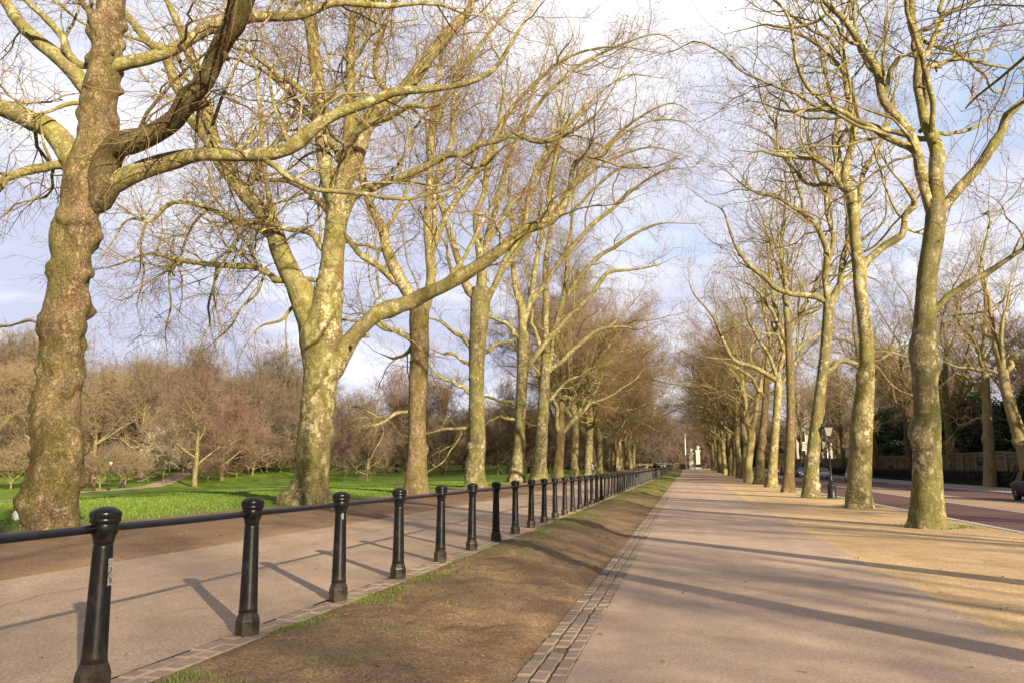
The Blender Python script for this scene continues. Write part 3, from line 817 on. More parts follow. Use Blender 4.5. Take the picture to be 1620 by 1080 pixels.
# --- second left tree: pale mottled trunk, huge low green limb over the path
traced_tree('plane_tree', 'tall plane tree with pale mottled trunk and a long mossy limb over the path', (487, 797),
  [(480, 796, 78), (487, 778, 62), (494, 745, 53), (496, 700, 52), (500, 671, 53), (504, 630, 52), (508, 590, 55), (509, 560, 62), (508, 535, 68), (512, 505, 56), (520, 470, 46), (525, 420, 37), (530, 370, 34), (534, 335, 32), (534, 300, 26), (530, 265, 18)],
  [[0.5, (528, 320, 26), (515, 280, 25), (507, 240, 24), (502, 200, 24), (500, 150, 22), (497, 100, 22), (495, 50, 22), (492, 10, 18), (480, -80, 14), (470, -180, 8), (468, -240, 4)],
   [-1.5, (536, 325, 26), (545, 280, 26), (550, 225, 22), (550, 175, 18), (552, 125, 16), (555, 75, 13), (562, 30, 11), (570, 0, 9), (580, -60, 6), (590, -120, 3)],
   [2.5, (536, 320, 26), (552, 265, 26), (572, 215, 26), (595, 187, 25), (625, 155, 24), (645, 130, 24), (668, 105, 22), (690, 80, 21), (715, 50, 18), (735, 25, 15), (745, -10, 12), (770, -80, 7), (785, -140, 4)],
   [1.0, (505, 548, 62), (494, 505, 54), (480, 466, 46), (461, 435, 39), (442, 395, 36), (430, 365, 33), (410, 335, 31), (385, 305, 28), (357, 270, 26), (340, 232, 24), (330, 180, 20), (315, 120, 18), (300, 88, 18), (287, 50, 16), (262, 0, 14), (240, -60, 10), (220, -120, 5)],
   [-2.0, (340, 235, 22), (312, 190, 21), (285, 150, 20), (260, 100, 17), (235, 65, 15), (200, 20, 14), (180, -20, 11), (150, -80, 6)],
   [-3.0, (522, 370, 15), (522, 345, 16), (530, 310, 15), (545, 250, 14), (555, 215, 13), (580, 200, 12), (620, 187, 11), (650, 173, 10), (675, 170, 9), (700, 152, 8), (720, 118, 6), (745, 90, 4)],
   [-2.5, (545, 345, 15), (551, 322, 16), (565, 305, 14), (600, 296, 13), (645, 282, 13), (685, 262, 12), (710, 245, 12), (735, 247, 12), (755, 232, 11), (795, 225, 10), (812, 212, 10), (840, 225, 9), (870, 223, 8), (905, 207, 8), (940, 185, 7), (955, 165, 6), (975, 130, 5), (985, 105, 4), (1005, 82, 3)],
   [-1.5, (522, 592, 34), (540, 562, 35), (555, 537, 31), (585, 511, 27), (622, 489, 26), (665, 465, 25), (700, 452, 23), (750, 425, 22), (800, 390, 21), (840, 367, 20), (872, 352, 19), (890, 330, 16), (900, 295, 13), (903, 268, 11), (918, 250, 9), (950, 255, 8), (980, 265, 7), (1000, 267, 6), (1040, 262, 5), (1075, 243, 3)],
   [0.5, (440, 438, 12), (425, 430, 11), (400, 422, 10), (360, 420, 10), (320, 417, 9), (275, 408, 8), (235, 402, 7), (190, 415, 6), (145, 427, 4)],
   [-0.5, (440, 382, 12), (400, 355, 11), (360, 340, 10), (320, 327, 9), (285, 320, 8), (268, 325, 8), (240, 350, 7), (205, 347, 6), (175, 385, 5), (155, 415, 3)],
   [1.5, (520, 335, 11), (495, 305, 11), (470, 292, 10), (440, 285, 8), (410, 287, 7), (370, 275, 5), (330, 290, 3)],
   [-1.0, (512, 395, 10), (488, 369, 10), (455, 362, 9), (400, 352, 8), (370, 362, 6), (340, 355, 4)],
   [1.5, (497, 165, 10), (455, 132, 9), (415, 97, 8), (365, 72, 6), (310, 60, 4)],
   [2.0, (540, 260, 12), (512, 205, 11), (480, 170, 10), (430, 120, 8), (380, 95, 6), (340, 88, 4)],
   [-1.0, (437, 400, 10), (428, 325, 9), (418, 260, 8), (410, 180, 7), (402, 100, 5), (398, 40, 3)],
   [2.0, (395, 312, 12), (420, 250, 10), (455, 200, 8), (470, 140, 6), (478, 80, 4)],
   [3.5, (620, 158, 10), (590, 110, 9), (605, 50, 7), (625, 0, 5), (640, -50, 3)],
   [-2.0, (870, 352, 7), (868, 300, 7), (880, 250, 6), (888, 195, 5), (878, 150, 3)],
   [-1.0, (720, 440, 7), (712, 415, 6), (704, 385, 5), (690, 370, 3)],
   [-0.5, (345, 420, 5), (338, 455, 4), (330, 492, 4), (336, 530, 3), (346, 562, 2)],
   [0.5, (275, 409, 4), (266, 445, 4), (270, 485, 3), (262, 525, 3), (266, 560, 2)],
   [-0.8, (395, 355, 6), (372, 385, 5), (348, 425, 5), (338, 462, 4), (346, 505, 3), (354, 535, 2)],
   [0.5, (330, 330, 5), (300, 365, 4), (285, 410, 4), (288, 460, 3), (280, 500, 2)],
   [1.0, (420, 430, 5), (405, 465, 4), (380, 490, 4), (362, 520, 3), (340, 535, 2)],
   [0.8, (232, 350, 4), (222, 390, 4), (228, 435, 3), (218, 480, 3), (224, 515, 2)],
   [-0.5, (470, 480, 6), (445, 505, 5), (415, 515, 4), (392, 540, 3), (380, 565, 2)]],
  'bark_pale', 'bark_limb', 22, 1.2, 40, 0.035, 1.8, 0.0, 2, 0.55, extra=34, dark=(5,), darkm='bark_limb')

traced_tree('plane_tree', 'third plane tree on the left, brown trunk forking in a V above a dark collar', (660, 780),
  [(660, 776, 36), (659, 752, 34), (660, 700, 29), (660, 650, 27), (662, 600, 30), (664, 555, 29), (663, 510, 31), (664, 488, 30)],
  [[1, (659, 490, 24), (640, 455, 22), (624, 425, 22), (612, 390, 18), (603, 365, 17), (585, 320, 14), (572, 255, 12), (560, 180, 9), (555, 100, 7), (550, 40, 4)],
   [-1.5, (632, 450, 12), (615, 435, 12), (585, 410, 10), (550, 380, 9), (520, 340, 7), (495, 320, 4)],
   [0.5, (668, 495, 20), (676, 475, 20), (682, 425, 16), (677, 350, 14), (680, 300, 13), (685, 225, 12), (690, 160, 11), (695, 100, 9), (700, 50, 7), (705, -20, 4)],
   [2, (680, 440, 12), (684, 380, 10), (690, 300, 9), (707, 240, 9), (720, 150, 8), (732, 75, 6), (737, 0, 4)],
   [-1, (655, 540, 12), (626, 524, 9), (600, 515, 8), (570, 509, 6), (540, 507, 5), (510, 515, 3)],
   [2, (655, 545, 8), (640, 560, 6), (620, 566, 5), (600, 560, 3)],
   [1.5, (676, 470, 9), (710, 440, 8), (745, 390, 7), (775, 330, 6), (800, 280, 4)],
   [-2.5, (650, 650, 6), (625, 655, 6), (600, 668, 5), (575, 675, 3)],
   [1.0, (606, 375, 8), (625, 340, 7), (645, 290, 6), (650, 230, 4)],
   [-3, (683, 400, 11), (715, 330, 10), (760, 270, 9), (800, 190, 8), (850, 130, 7), (905, 90, 6), (970, 75, 5), (1040, 85, 3)],
   [3, (688, 200, 9), (715, 130, 8), (760, 70, 7), (800, 20, 5), (830, -30, 3)]],
  'bark_brown', 'bark_limb', 33, 1.0, 32, 0.045, 2.2, 0.05, 4, 0.5, extra=32)

traced_tree('plane_tree', 'fourth plane tree on the left with low bare boughs drooping toward the lawn', (752, 770),
  [(752, 767, 33), (751, 740, 31), (755, 700, 27), (754, 650, 24), (754, 600, 24), (755, 550, 26), (758, 510, 29), (760, 475, 31), (761, 455, 26)],
  [[0.5, (752, 470, 18), (741, 458, 18), (730, 425, 14), (720, 400, 13), (702, 345, 11), (690, 305, 10), (680, 260, 8), (672, 180, 6), (660, 100, 5), (655, 20, 3)],
   [-1, (761, 458, 20), (762, 430, 20), (756, 400, 16), (752, 350, 13), (762, 310, 11), (775, 260, 9), (790, 190, 7), (800, 120, 5), (808, 50, 3)],
   [1.5, (760, 430, 12), (772, 370, 11), (785, 320, 11), (805, 250, 9), (822, 200, 8), (842, 150, 7), (860, 100, 5), (880, 40, 3)],
   [-1.5, (770, 475, 14), (783, 450, 12), (800, 415, 11), (825, 360, 9), (837, 300, 8), (850, 260, 7), (865, 235, 6), (882, 150, 4), (890, 110, 3)],
   [0, (746, 548, 9), (722, 528, 8), (707, 515, 7), (685, 505, 5), (660, 500, 3)],
   [-1.5, (746, 622, 8), (718, 607, 7), (692, 592, 5), (680, 578, 3)],
   [-1, (746, 676, 8), (711, 678, 6), (680, 684, 4), (655, 690, 3)],
   [1, (764, 560, 8), (785, 545, 7), (805, 540, 6), (825, 530, 3)],
   [0.5, (746, 580, 7), (720, 562, 6), (696, 558, 5), (676, 548, 3)],
   [-3, (790, 435, 10), (840, 370, 9), (895, 310, 8), (950, 240, 7), (1005, 190, 6), (1060, 165, 5), (1105, 185, 3)],
   [2, (825, 200, 8), (870, 140, 7), (925, 100, 6), (985, 70, 5), (1045, 55, 4), (1095, 90, 3)],
   [3, (772, 380, 9), (830, 300, 8), (880, 220, 7), (930, 165, 6), (990, 120, 5), (1050, 125, 3)]],
  'bark_olive', 'bark_limb', 44, 0.95, 28, 0.04, 2.2, 0.04, 4, 0.5, extra=34)

traced_tree('plane_tree', 'fifth plane tree on the left with a rounded burr on its pale green trunk', (817, 762),
  [(817, 759, 28), (819, 735, 22), (822, 700, 18), (823, 670, 16), (825, 620, 17), (827, 580, 18), (828, 545, 20), (827, 525, 17)],
  [[0.5, (826, 535, 15), (826, 490, 15), (815, 450, 12), (812, 400, 9), (808, 340, 7), (804, 280, 5), (806, 210, 3)],
   [-1, (822, 535, 10), (800, 513, 8), (774, 498, 6), (750, 480, 3)],
   [-1.5, (832, 582, 12), (848, 560, 11), (872, 530, 10), (890, 510, 10), (928, 475, 9), (962, 436, 9), (992, 426, 7), (1030, 423, 5), (1060, 410, 3)],
   [1, (829, 510, 12), (842, 470, 10), (850, 410, 9), (862, 350, 8), (870, 290, 6), (885, 230, 4), (895, 180, 3)],
   [1, (815, 640, 7), (790, 632, 6), (768, 628, 5), (745, 630, 3)],
   [-1, (815, 665, 6), (790, 660, 5), (770, 668, 4)],
   [-3, (842, 475, 10), (890, 410, 9), (945, 350, 8), (1000, 300, 7), (1050, 270, 5), (1100, 265, 3)],
   [2, (862, 352, 8), (905, 290, 7), (955, 240, 6), (1010, 200, 5), (1070, 190, 4), (1110, 215, 3)],
   [3, (812, 400, 8), (830, 330, 7), (870, 250, 6), (920, 180, 5), (970, 150, 3)]],
  'bark_olive', 'bark_limb', 55, 0.95, 24, 0.04, 2.4, 0.03, 4, 0.5, extra=34)

traced_tree('plane_tree', 'sixth plane tree on the left, foot flaring, rising in tall twin stems', (853, 758),
  [(853, 756, 28), (854, 730, 22), (857, 690, 19), (860, 630, 17), (863, 580, 15), (864, 545, 15)],
  [[0.5, (864, 550, 13), (863, 500, 12), (862, 440, 11), (868, 380, 10), (875, 310, 8), (880, 230, 7), (890, 150, 5), (900, 80, 3)],
   [1.0, (862, 600, 11), (872, 565, 11), (880, 520, 10), (890, 470, 9), (900, 400, 8), (905, 330, 6), (915, 260, 5), (925, 190, 3)],
   [-1.5, (865, 590, 9), (895, 560, 9), (920, 540, 8), (950, 520, 7), (985, 515, 6), (1010, 520, 5), (1035, 510, 3)],
   [1, (862, 640, 7), (885, 615, 6), (905, 600, 5), (935, 590, 3)],
   [0, (858, 560, 8), (845, 520, 7), (838, 470, 6), (830, 420, 4)],
   [-3, (890, 475, 9), (935, 420, 8), (985, 380, 7), (1040, 355, 5), (1100, 355, 3)],
   [2, (872, 345, 7), (915, 290, 6), (970, 250, 5), (1035, 235, 4), (1095, 250, 3)],
   [3, (905, 335, 6), (950, 290, 5), (1000, 260, 4), (1050, 280, 3)]],
  'bark_olive', 'bark_limb', 66, 0.95, 24, 0.04, 2.4, 0.03, 4, 0.55, extra=34)

# --- right row
traced_tree('plane_tree', 'nearest plane tree of the right row, mossy foot and open Y fork', (1467, 834),
  [(1467, 831, 50), (1467, 800, 47), (1467, 750, 43), (1466, 650, 38), (1463, 600, 38), (1462, 550, 37), (1463, 510, 33), (1464, 480, 30), (1468, 430, 30), (1474, 395, 30), (1480, 350, 30), (1481, 318, 27)],
  [[0.5, (1481, 330, 26), (1480, 296, 25), (1477, 250, 22), (1476, 208, 20), (1468, 176, 17), (1456, 134, 17), (1453, 93, 16), (1445, 37, 15), (1443, 0, 13), (1440, -70, 9), (1435, -150, 5)],
   [-1.0, (1476, 340, 20), (1470, 318, 20), (1459, 287, 18), (1440, 231, 18), (1422, 199, 17), (1398, 165, 16), (1389, 120, 15), (1366, 83, 14), (1338, 37, 13), (1320, 14, 12), (1290, -15, 10), (1240, -60, 6)],
   [1.0, (1441, 235, 13), (1425, 229, 13), (1399, 217, 11), (1362, 194, 10), (1326, 171, 9), (1281, 174, 7), (1249, 176, 6), (1212, 164, 5), (1180, 157, 3)],
   [-1.5, (1486, 335, 18), (1498, 318, 18), (1524, 296, 17), (1556, 259, 16), (1579, 222, 15), (1602, 185, 14), (1621, 162, 13), (1670, 110, 10), (1720, 60, 6)],
   [0.5, (1455, 95, 10), (1473, 69, 10), (1487, 37, 8), (1491, 0, 7), (1500, -60, 4)],
   [-0.5, (1448, 85, 9), (1456, 50, 8), (1482, 36, 8), (1519, 12, 7), (1547, 0, 5), (1600, -30, 3)],
   [1.5, (1466, 128, 8), (1487, 106, 8), (1524, 93, 7), (1570, 102, 6), (1616, 109, 5), (1660, 105, 3)],
   [2, (1479, 210, 6), (1524, 208, 6), (1561, 190, 5), (1598, 180, 3)],
   [-1.0, (1396, 160, 8), (1404, 125, 8), (1420, 98, 8), (1446, 82, 6), (1460, 60, 4)],
   [-2.0, (1468, 500, 13), (1484, 488, 12), (1505, 467, 11), (1537, 444, 10), (1579, 421, 9), (1621, 393, 8), (1680, 350, 5)],
   [1.0, (1356, 192, 6), (1330, 215, 6), (1326, 250, 5), (1315, 290, 3)],
   [0.8, (1318, 14, 7), (1290, 35, 6), (1255, 45, 5), (1210, 40, 4), (1160, 50, 3)]],
  'bark_olive', 'bark_limb', 77, 0.75, 36, 0.035, 2.2, 0.03, 4, 0.62, extra=22)

traced_tree('plane_tree', 'second plane tree of the right row, standing just right of the black lamp post', (1360, 803),
  [(1360, 801, 39), (1359, 770, 36), (1361, 720, 35), (1364, 660, 32), (1370, 600, 26), (1371, 550, 22), (1366, 500, 20), (1361, 460, 20), (1360, 425, 21), (1356, 400, 19)],
  [[-1.0, (1362, 430, 14), (1372, 415, 13), (1394, 398, 13), (1422, 370, 12), (1436, 338, 10), (1447, 324, 8), (1431, 296, 6), (1408, 268, 5), (1389, 236, 4), (1375, 205, 3)],
   [1, (1426, 368, 6), (1445, 366, 5), (1475, 372, 4), (1510, 366, 3)],
   [0.5, (1356, 405, 18), (1350, 361, 18), (1343, 324, 18), (1338, 295, 16), (1342, 259, 14), (1350, 222, 12), (1350, 185, 11), (1341, 139, 10), (1338, 93, 9), (1343, 37, 7), (1341, 0, 6), (1338, -50, 4)],
   [-0.5, (1337, 300, 11), (1323, 278, 10), (1300, 259, 9), (1272, 248, 8), (1235, 243, 7), (1198, 241, 5), (1161, 252, 3)],
   [1.5, (1350, 350, 10), (1357, 324, 9), (1369, 278, 8), (1389, 231, 7), (1412, 153, 5), (1420, 100, 3)],
   [-1, (1341, 145, 7), (1325, 105, 7), (1300, 75, 6), (1265, 55, 5), (1225, 45, 4), (1180, 30, 3)],
   [1, (1326, 280, 8), (1318, 225, 8), (1325, 180, 7), (1310, 130, 6), (1300, 80, 5), (1290, 20, 3)],
   [1.2, (1338, 95, 6), (1310, 60, 6), (1270, 40, 5), (1235, 10, 4), (1200, -20, 3)]],
  'bark_pale', 'bark_limb', 88, 0.85, 32, 0.035, 2.0, 0.02, 2, 0.55, extra=22)

traced_tree('plane_tree', 'third plane tree of the right row, leaning trunk just left of the black lamp post', (1283, 787),
  [(1283, 784, 27), (1283, 760, 24), (1285, 730, 21), (1289, 690, 19), (1294, 650, 18), (1300, 600, 16), (1306, 550, 16), (1309, 510, 16), (1311, 478, 16)],
  [[1, (1308, 484, 11), (1298, 474, 10), (1249, 465, 9), (1212, 444, 8), (1180, 412, 7), (1161, 384, 6), (1143, 333, 5), (1115, 319, 3)],
   [-1, (1310, 478, 12), (1309, 450, 11), (1310, 417, 11), (1300, 370, 10), (1277, 343, 9), (1235, 315, 8), (1193, 299, 7), (1156, 278, 4)],
   [0.5, (1314, 480, 13), (1326, 442, 12), (1337, 393, 9), (1341, 347, 7), (1335, 300, 6), (1330, 240, 4)],
   [-0.5, (1302, 592, 10), (1316, 580, 10), (1332, 571, 9), (1357, 575, 8), (1385, 573, 7), (1418, 552, 6), (1447, 543, 4)],
   [1.5, (1310, 415, 8), (1318, 370, 8), (1310, 320, 7), (1290, 260, 6), (1275, 200, 4), (1268, 150, 3)],
   [-1, (1275, 344, 6), (1262, 300, 5), (1250, 260, 5), (1225, 220, 4), (1190, 200, 3)],
   [1, (1316, 470, 8), (1340, 440, 7), (1370, 435, 6), (1395, 450, 3)]],
  'bark_olive', 'bark_limb', 99, 0.9, 28, 0.035, 2.2, 0.02, 2, 0.45, extra=30)

traced_tree('plane_tree', 'fourth plane tree of the right row with a straight dark shaded trunk', (1247, 778),
  [(1247, 776, 21), (1248, 750, 17), (1250, 700, 15), (1251, 650, 13), (1250, 600, 12), (1248, 550, 11), (1246, 510, 11)],
  [[0.5, (1246, 515, 11), (1245, 470, 10), (1240, 420, 8), (1238, 360, 7), (1244, 300, 5), (1240, 240, 3)],
   [-1, (1246, 540, 8), (1225, 500, 7), (1205, 470, 6), (1185, 450, 5), (1165, 440, 3)],
   [1, (1248, 530, 8), (1262, 500, 7), (1280, 470, 6), (1300, 430, 5), (1315, 395, 3)],
   [1, (1249, 560, 7), (1270, 545, 6), (1290, 530, 5), (1310, 525, 3)],
   [0.5, (1243, 450, 6), (1225, 410, 6), (1212, 360, 5), (1200, 330, 3)]],
  'bark_brown', 'bark_limb', 101, 0.85, 24, 0.035, 2.4, 0.03, 4, 0.45, extra=36)

traced_tree('plane_tree', 'fifth right row plane with a long bough arching left toward the path', (1221, 770),
  [(1221, 768, 18), (1222, 745, 15), (1225, 700, 13), (1228, 660, 12), (1231, 620, 12), (1231, 600, 12)],
  [[-1, (1231, 606, 10), (1223, 598, 10), (1190, 579, 8), (1157, 563, 7), (1141, 530, 6), (1121, 490, 5), (1096, 461, 4), (1088, 424, 2)],
   [0.5, (1231, 602, 10), (1236, 560, 9), (1230, 510, 8), (1222, 460, 7), (1215, 400, 5), (1210, 350, 3)],
   [1, (1232, 605, 8), (1215, 560, 7), (1190, 520, 6), (1175, 470, 5), (1160, 440, 3)],
   [1, (1233, 610, 7), (1255, 580, 6), (1270, 540, 5), (1280, 490, 3)]],
  'bark_pale', 'bark_limb', 111, 0.85, 24, 0.035, 2.4, 0.02, 2, 0.45, extra=36)

traced_tree('plane_tree', 'bright sunlit slim plane tree of the right row forking in a narrow V', (1184, 762),
  [(1184, 760, 15), (1184, 735, 12), (1187, 710, 12), (1189, 690, 13), (1187, 672, 13)],
  [[0.5, (1188, 685, 11), (1181, 655, 10), (1177, 620, 8), (1176, 580, 6), (1170, 540, 5), (1160, 500, 3)],
   [-0.5, (1190, 680, 9), (1197, 640, 8), (1203, 604, 7), (1210, 560, 5), (1214, 510, 3)],
   [1, (1177, 620, 6), (1160, 590, 5), (1140, 575, 4), (1115, 560, 3)]],
  'bark_sand', 'bark_sand', 121, 0.9, 20, 0.03, 2.4, 0.0, 2, 0.4, extra=20)

traced_tree('plane_tree', 'sixth plane tree of the right row with a rough brown trunk', (1201, 765),
  [(1201, 763, 17), (1202, 740, 14), (1205, 700, 12), (1209, 660, 11), (1212, 620, 10), (1213, 590, 9)],
  [[0.5, (1213, 595, 9), (1215, 550, 8), (1210, 500, 6), (1205, 440, 4), (1200, 400, 3)],
   [-1, (1211, 630, 7), (1190, 600, 6), (1165, 580, 5), (1135, 570, 3)],
   [1, (1213, 610, 7), (1230, 570, 6), (1245, 530, 4), (1255, 500, 3)]],
  'bark_brown', 'bark_limb', 131, 0.9, 20, 0.035, 2.4, 0.03, 4, 0.45, extra=36)

# --- across the road: two sunlit pale trees by the wall, one orange trunk
traced_tree('roadside_tree', 'sunlit pale yellow tree by the garden wall with a short bare bough on its left', (1567, 768),
  [(1567, 764, 20), (1566, 740, 18), (1564, 700, 15), (1562, 660, 14), (1560, 620, 12), (1558, 590, 11), (1552, 560, 10)],
  [[1, (1553, 568, 9), (1545, 545, 8), (1530, 525, 7), (1515, 505, 6), (1505, 480, 4)],
   [1, (1560, 664, 6), (1545, 661, 5), (1522, 672, 5), (1512, 662, 4), (1505, 658, 2)],
   [-1, (1553, 562, 9), (1556, 520, 8), (1560, 470, 6), (1550, 420, 4), (1545, 380, 3)],
   [0.5, (1558, 620, 7), (1535, 600, 6), (1510, 585, 5), (1495, 570, 3)],
   [-0.5, (1558, 580, 7), (1575, 540, 6), (1590, 500, 5), (1600, 460, 3)]],
  'bark_sand', 'bark_sand', 141, 0.8, 20, 0.03, 2.4, 0.0, 2, 0.3, extra=20, Y=72)
traced_tree('roadside_tree', 'leaning sunlit tree at the right edge behind the dark car', (1632, 772),
  [(1632, 770, 26), (1622, 720, 22), (1610, 680, 20), (1598, 640, 17), (1590, 610, 16), (1586, 585, 15)],
  [[0.5, (1587, 592, 12), (1579, 560, 12), (1570, 520, 9), (1565, 480, 7), (1555, 430, 5), (1548, 390, 3)],
   [-0.5, (1590, 598, 10), (1600, 570, 9), (1620, 550, 8), (1650, 520, 5)],
   [1, (1584, 592, 8), (1560, 585, 7), (1535, 582, 6), (1505, 578, 4), (1490, 570, 3)],
   [-1, (1588, 590, 8), (1586, 540, 7), (1590, 490, 6), (1600, 440, 4)]],
  'bark_sand', 'bark_sand', 151, 0.8, 20, 0.03, 2.4, 0.0, 2, 0.3, extra=20, Y=64)
traced_tree('roadside_tree', 'orange lit leaning trunk behind the railing, right of the second right tree', (1388, 755),
  [(1388, 754, 14), (1384, 725, 13), (1378, 690, 12), (1372, 655, 11), (1366, 620, 9)],
  [[0.5, (1366, 625, 8), (1360, 580, 7), (1352, 530, 6), (1350, 470, 3)],
   [-0.5, (1369, 640, 8), (1385, 600, 7), (1405, 560, 6), (1420, 510, 4)]],
  'bark_orange', 'bark_olive', 161, 0.9, 18, 0.03, 2.4, 0.0, 2, 0.4, extra=24, Y=118)

# ------------------------------------------------------------------ procedural trees: prototypes, then copies
def avenue_proto(seed, H=23.0, bole=5.5, r0=0.62, dens=0.8, barkm='bark_olive', far=1.5, nl=8, reach=11.0, pitch=(20, 62), crown=1.0):
    rg = np.random.default_rng(seed)
    lean = rg.normal(0, 0.03, 2)
    zs = np.array([-0.4, 0, 1.5, bole*0.6, bole, bole*1.35, bole*1.9, H*0.62])
    rs = r0*np.array([1.15, 1.1, 0.95, 0.86, 0.82, 0.62, 0.42, 0.2])
    P = np.stack([lean[0]*zs+rg.normal(0, .12, 8)*(zs > 2), lean[1]*zs+rg.normal(0, .12, 8)*(zs > 2), zs], 1)
    mb, TP, TR = trunk_mesh(P, rs, 18, 0.05, 2.2, seed, 0.4, 0.5, 0.03, 36)
    lp, lr = [], []
    az = rg.uniform(0, 6.28)
    for n in range(nl):
        az += 2.4+rg.normal(0, .35)
        zt = bole*rg.uniform(0.82, 1.0) if n < 3 else rg.uniform(bole*0.95, H*0.6)
        k = int(np.argmin(np.abs(TP[:, 2]-zt)))
        pt = rad(rg.uniform(*pitch)); L = reach*rg.uniform(0.75, 1.15)
        d = np.array([math.cos(az)*math.cos(pt), math.sin(az)*math.cos(pt), math.sin(pt)])
        q = [TP[k]]
        for s in range(9):
            d = d+rg.normal(0, .2, 3)+np.array([0, 0, 0.05 if s < 4 else 0.0]); d /= np.linalg.norm(d)
            q.append(q[-1]+d*L/9)
        rr = np.linspace(1, 0.25, 10)*TR[k]*rg.uniform(0.42, 0.62)
        a, b = resample(q, rr, 14); lp.append(a); lr.append(b)
    a, b = resample([TP[-3], TP[-1]+[0, 0, 0.5], TP[-1]+np.array([rg.normal(0, 1), rg.normal(0, 1), H*0.2]), TP[-1]+np.array([rg.normal(0, 1.5), rg.normal(0, 1.5), H*0.33])], [TR[-2], TR[-1]*0.9, TR[-1]*0.55, 0.03], 14)
    lp.append(a); lr.append(b)
    lp = np.array(lp); lr = np.array(lr); rid = np.arange(len(lp))
    ex = grow(rg, lp, lr, rid, 0.5, 3.0, 8.0, (30, 65), 0.17, 0.04, 14, 0.58, 0.03, 0.016, 0.15, 1, None, 0.3)
    AP = np.concatenate([lp, ex[0]]); AR = np.concatenate([lr, ex[1]]); AI = np.concatenate([rid, ex[2]])
    a, b, c = crown_levels(rg, AP, AR, AI, dens, far, crown)
    tm = mb.mesh('trunk', M[barkm])
    mb = MB()
    mb.tubes(lp, lr, 9, 0); mb.tubes(ex[0], ex[1], 6, 0); mb.tubes(a[0], a[1], 4, 0)
    mb.tubes(b[0], b[1], 3, 1); mb.tubes(c[0], c[1], 3, 2)
    cm = mb.mesh('crown', [M['bark_limb'], M['branchlet'], M['twig']])
    return tm, cm

def wood_proto(seed, H, bole, r0, rad_c, dens, far, weep=0.0, bushy=0.0):
    """tree of the far wood: finely twigged crown, colour by object"""
    rg = np.random.default_rng(seed)
    zs = np.array([-1.0, 0, bole*0.5, bole, H*0.55, H*0.8]); rs = r0*np.array([1.2, 1.1, .9, .8, .4, .1])
    P = np.stack([rg.normal(0, .2, 6)*(zs > 1), rg.normal(0, .2, 6)*(zs > 1), zs], 1)
    mb, TP, TR = trunk_mesh(P, rs, 10, 0.05, 1.5, seed, 0.35, 0.6, 0, 24)
    tm = mb.mesh('trunk', M['bark_olive'])
    nl = 16; az = 0; lp, lr = [], []
    for n in range(nl):
        az += 2.4+rg.normal(0, .3)
        zt = rg.uniform(bole*0.75, H*0.7); k = int(np.argmin(np.abs(TP[:, 2]-zt)))
        f = (zt-bole*0.75)/(H*0.7-bole*0.75)
        pt = rad(rg.uniform(18, 45)+30*f); L = rad_c*(1.15-0.5*f)*rg.uniform(.8, 1.15)
        d = np.array([math.cos(az)*math.cos(pt), math.sin(az)*math.cos(pt), math.sin(pt)]); q = [TP[k]]
        for s in range(7):
            d = d+rg.normal(0, .16, 3)+np.array([0, 0, 0.06-weep*0.22*(s > 3)]); d /= np.linalg.norm(d); q.append(q[-1]+d*L/7)
        x, y = resample(q, np.linspace(1, .2, 8)*min(TR[k]*.6, 0.02*L+.03), 10); lp.append(x); lr.append(y)
    lp = np.array(lp); lr = np.array(lr); rid = np.arange(nl)
    a = grow(rg, lp, lr, rid, 1.6*dens, 2.0, 5.0, (30, 65), .2, .06-weep*.2, 6, .6, .018*far, .011, .15, 1, None, .4)
    b = grow(rg, *a, 2.2*dens, 1.0, 2.6, (25, 60), .22, .03-weep*.35, 5, .6, .013*far, .008, .1, 1)
    c = grow(rg, *b, 2.4*dens, .5, 1.5, (20, 60), .2, -weep*.4, 3, .6, .011*far, .006, .1, 1)
    mb = MB(); mb.tubes(lp, lr, 6, 0); mb.tubes(a[0], a[1], 3, 0); mb.tubes(b[0], b[1], 3, 1); mb.tubes(c[0], c[1], 3, 1)
    cm = mb.mesh('crown', [M['bark_limb'], M['twig_far']])
    return tm, cm

def plant(name, proto, x, y, label, cat='tree', group=None, rz=0.0, sc=1.0, color=(0.25, 0.18, 0.12, 1)):
    r = empty(name, (x, y, float(h(x, y))), label, cat, group, rz)
    r.scale = (sc, sc, sc)
    for me, nm in zip(proto, ('trunk', 'crown')):
        o = D.objects.new(nm, me); COL.objects.link(o); o.parent = r; o.color = color
    return r

rng = random.Random(8)
AV = [avenue_proto(201, 32, 7.5, .66, 1.0, 'bark_olive', 1.5, 14, 17.0), avenue_proto(202, 30, 6.0, .72, 1.0, 'bark_brown', 1.5, 14, 17.0), avenue_proto(203, 33, 9.0, .62, 1.0, 'bark_pale', 1.5, 14, 16.5)]
AR_ = [avenue_proto(211, 27, 7.5, .46, .8, 'bark_olive', 1.5, 11, 12.0, (34, 72)), avenue_proto(212, 25, 6.5, .43, .8, 'bark_pale', 1.5, 11, 12.0, (34, 72)), avenue_proto(213, 26, 8.0, .45, .8, 'bark_brown', 1.5, 11, 12.0, (34, 72))]

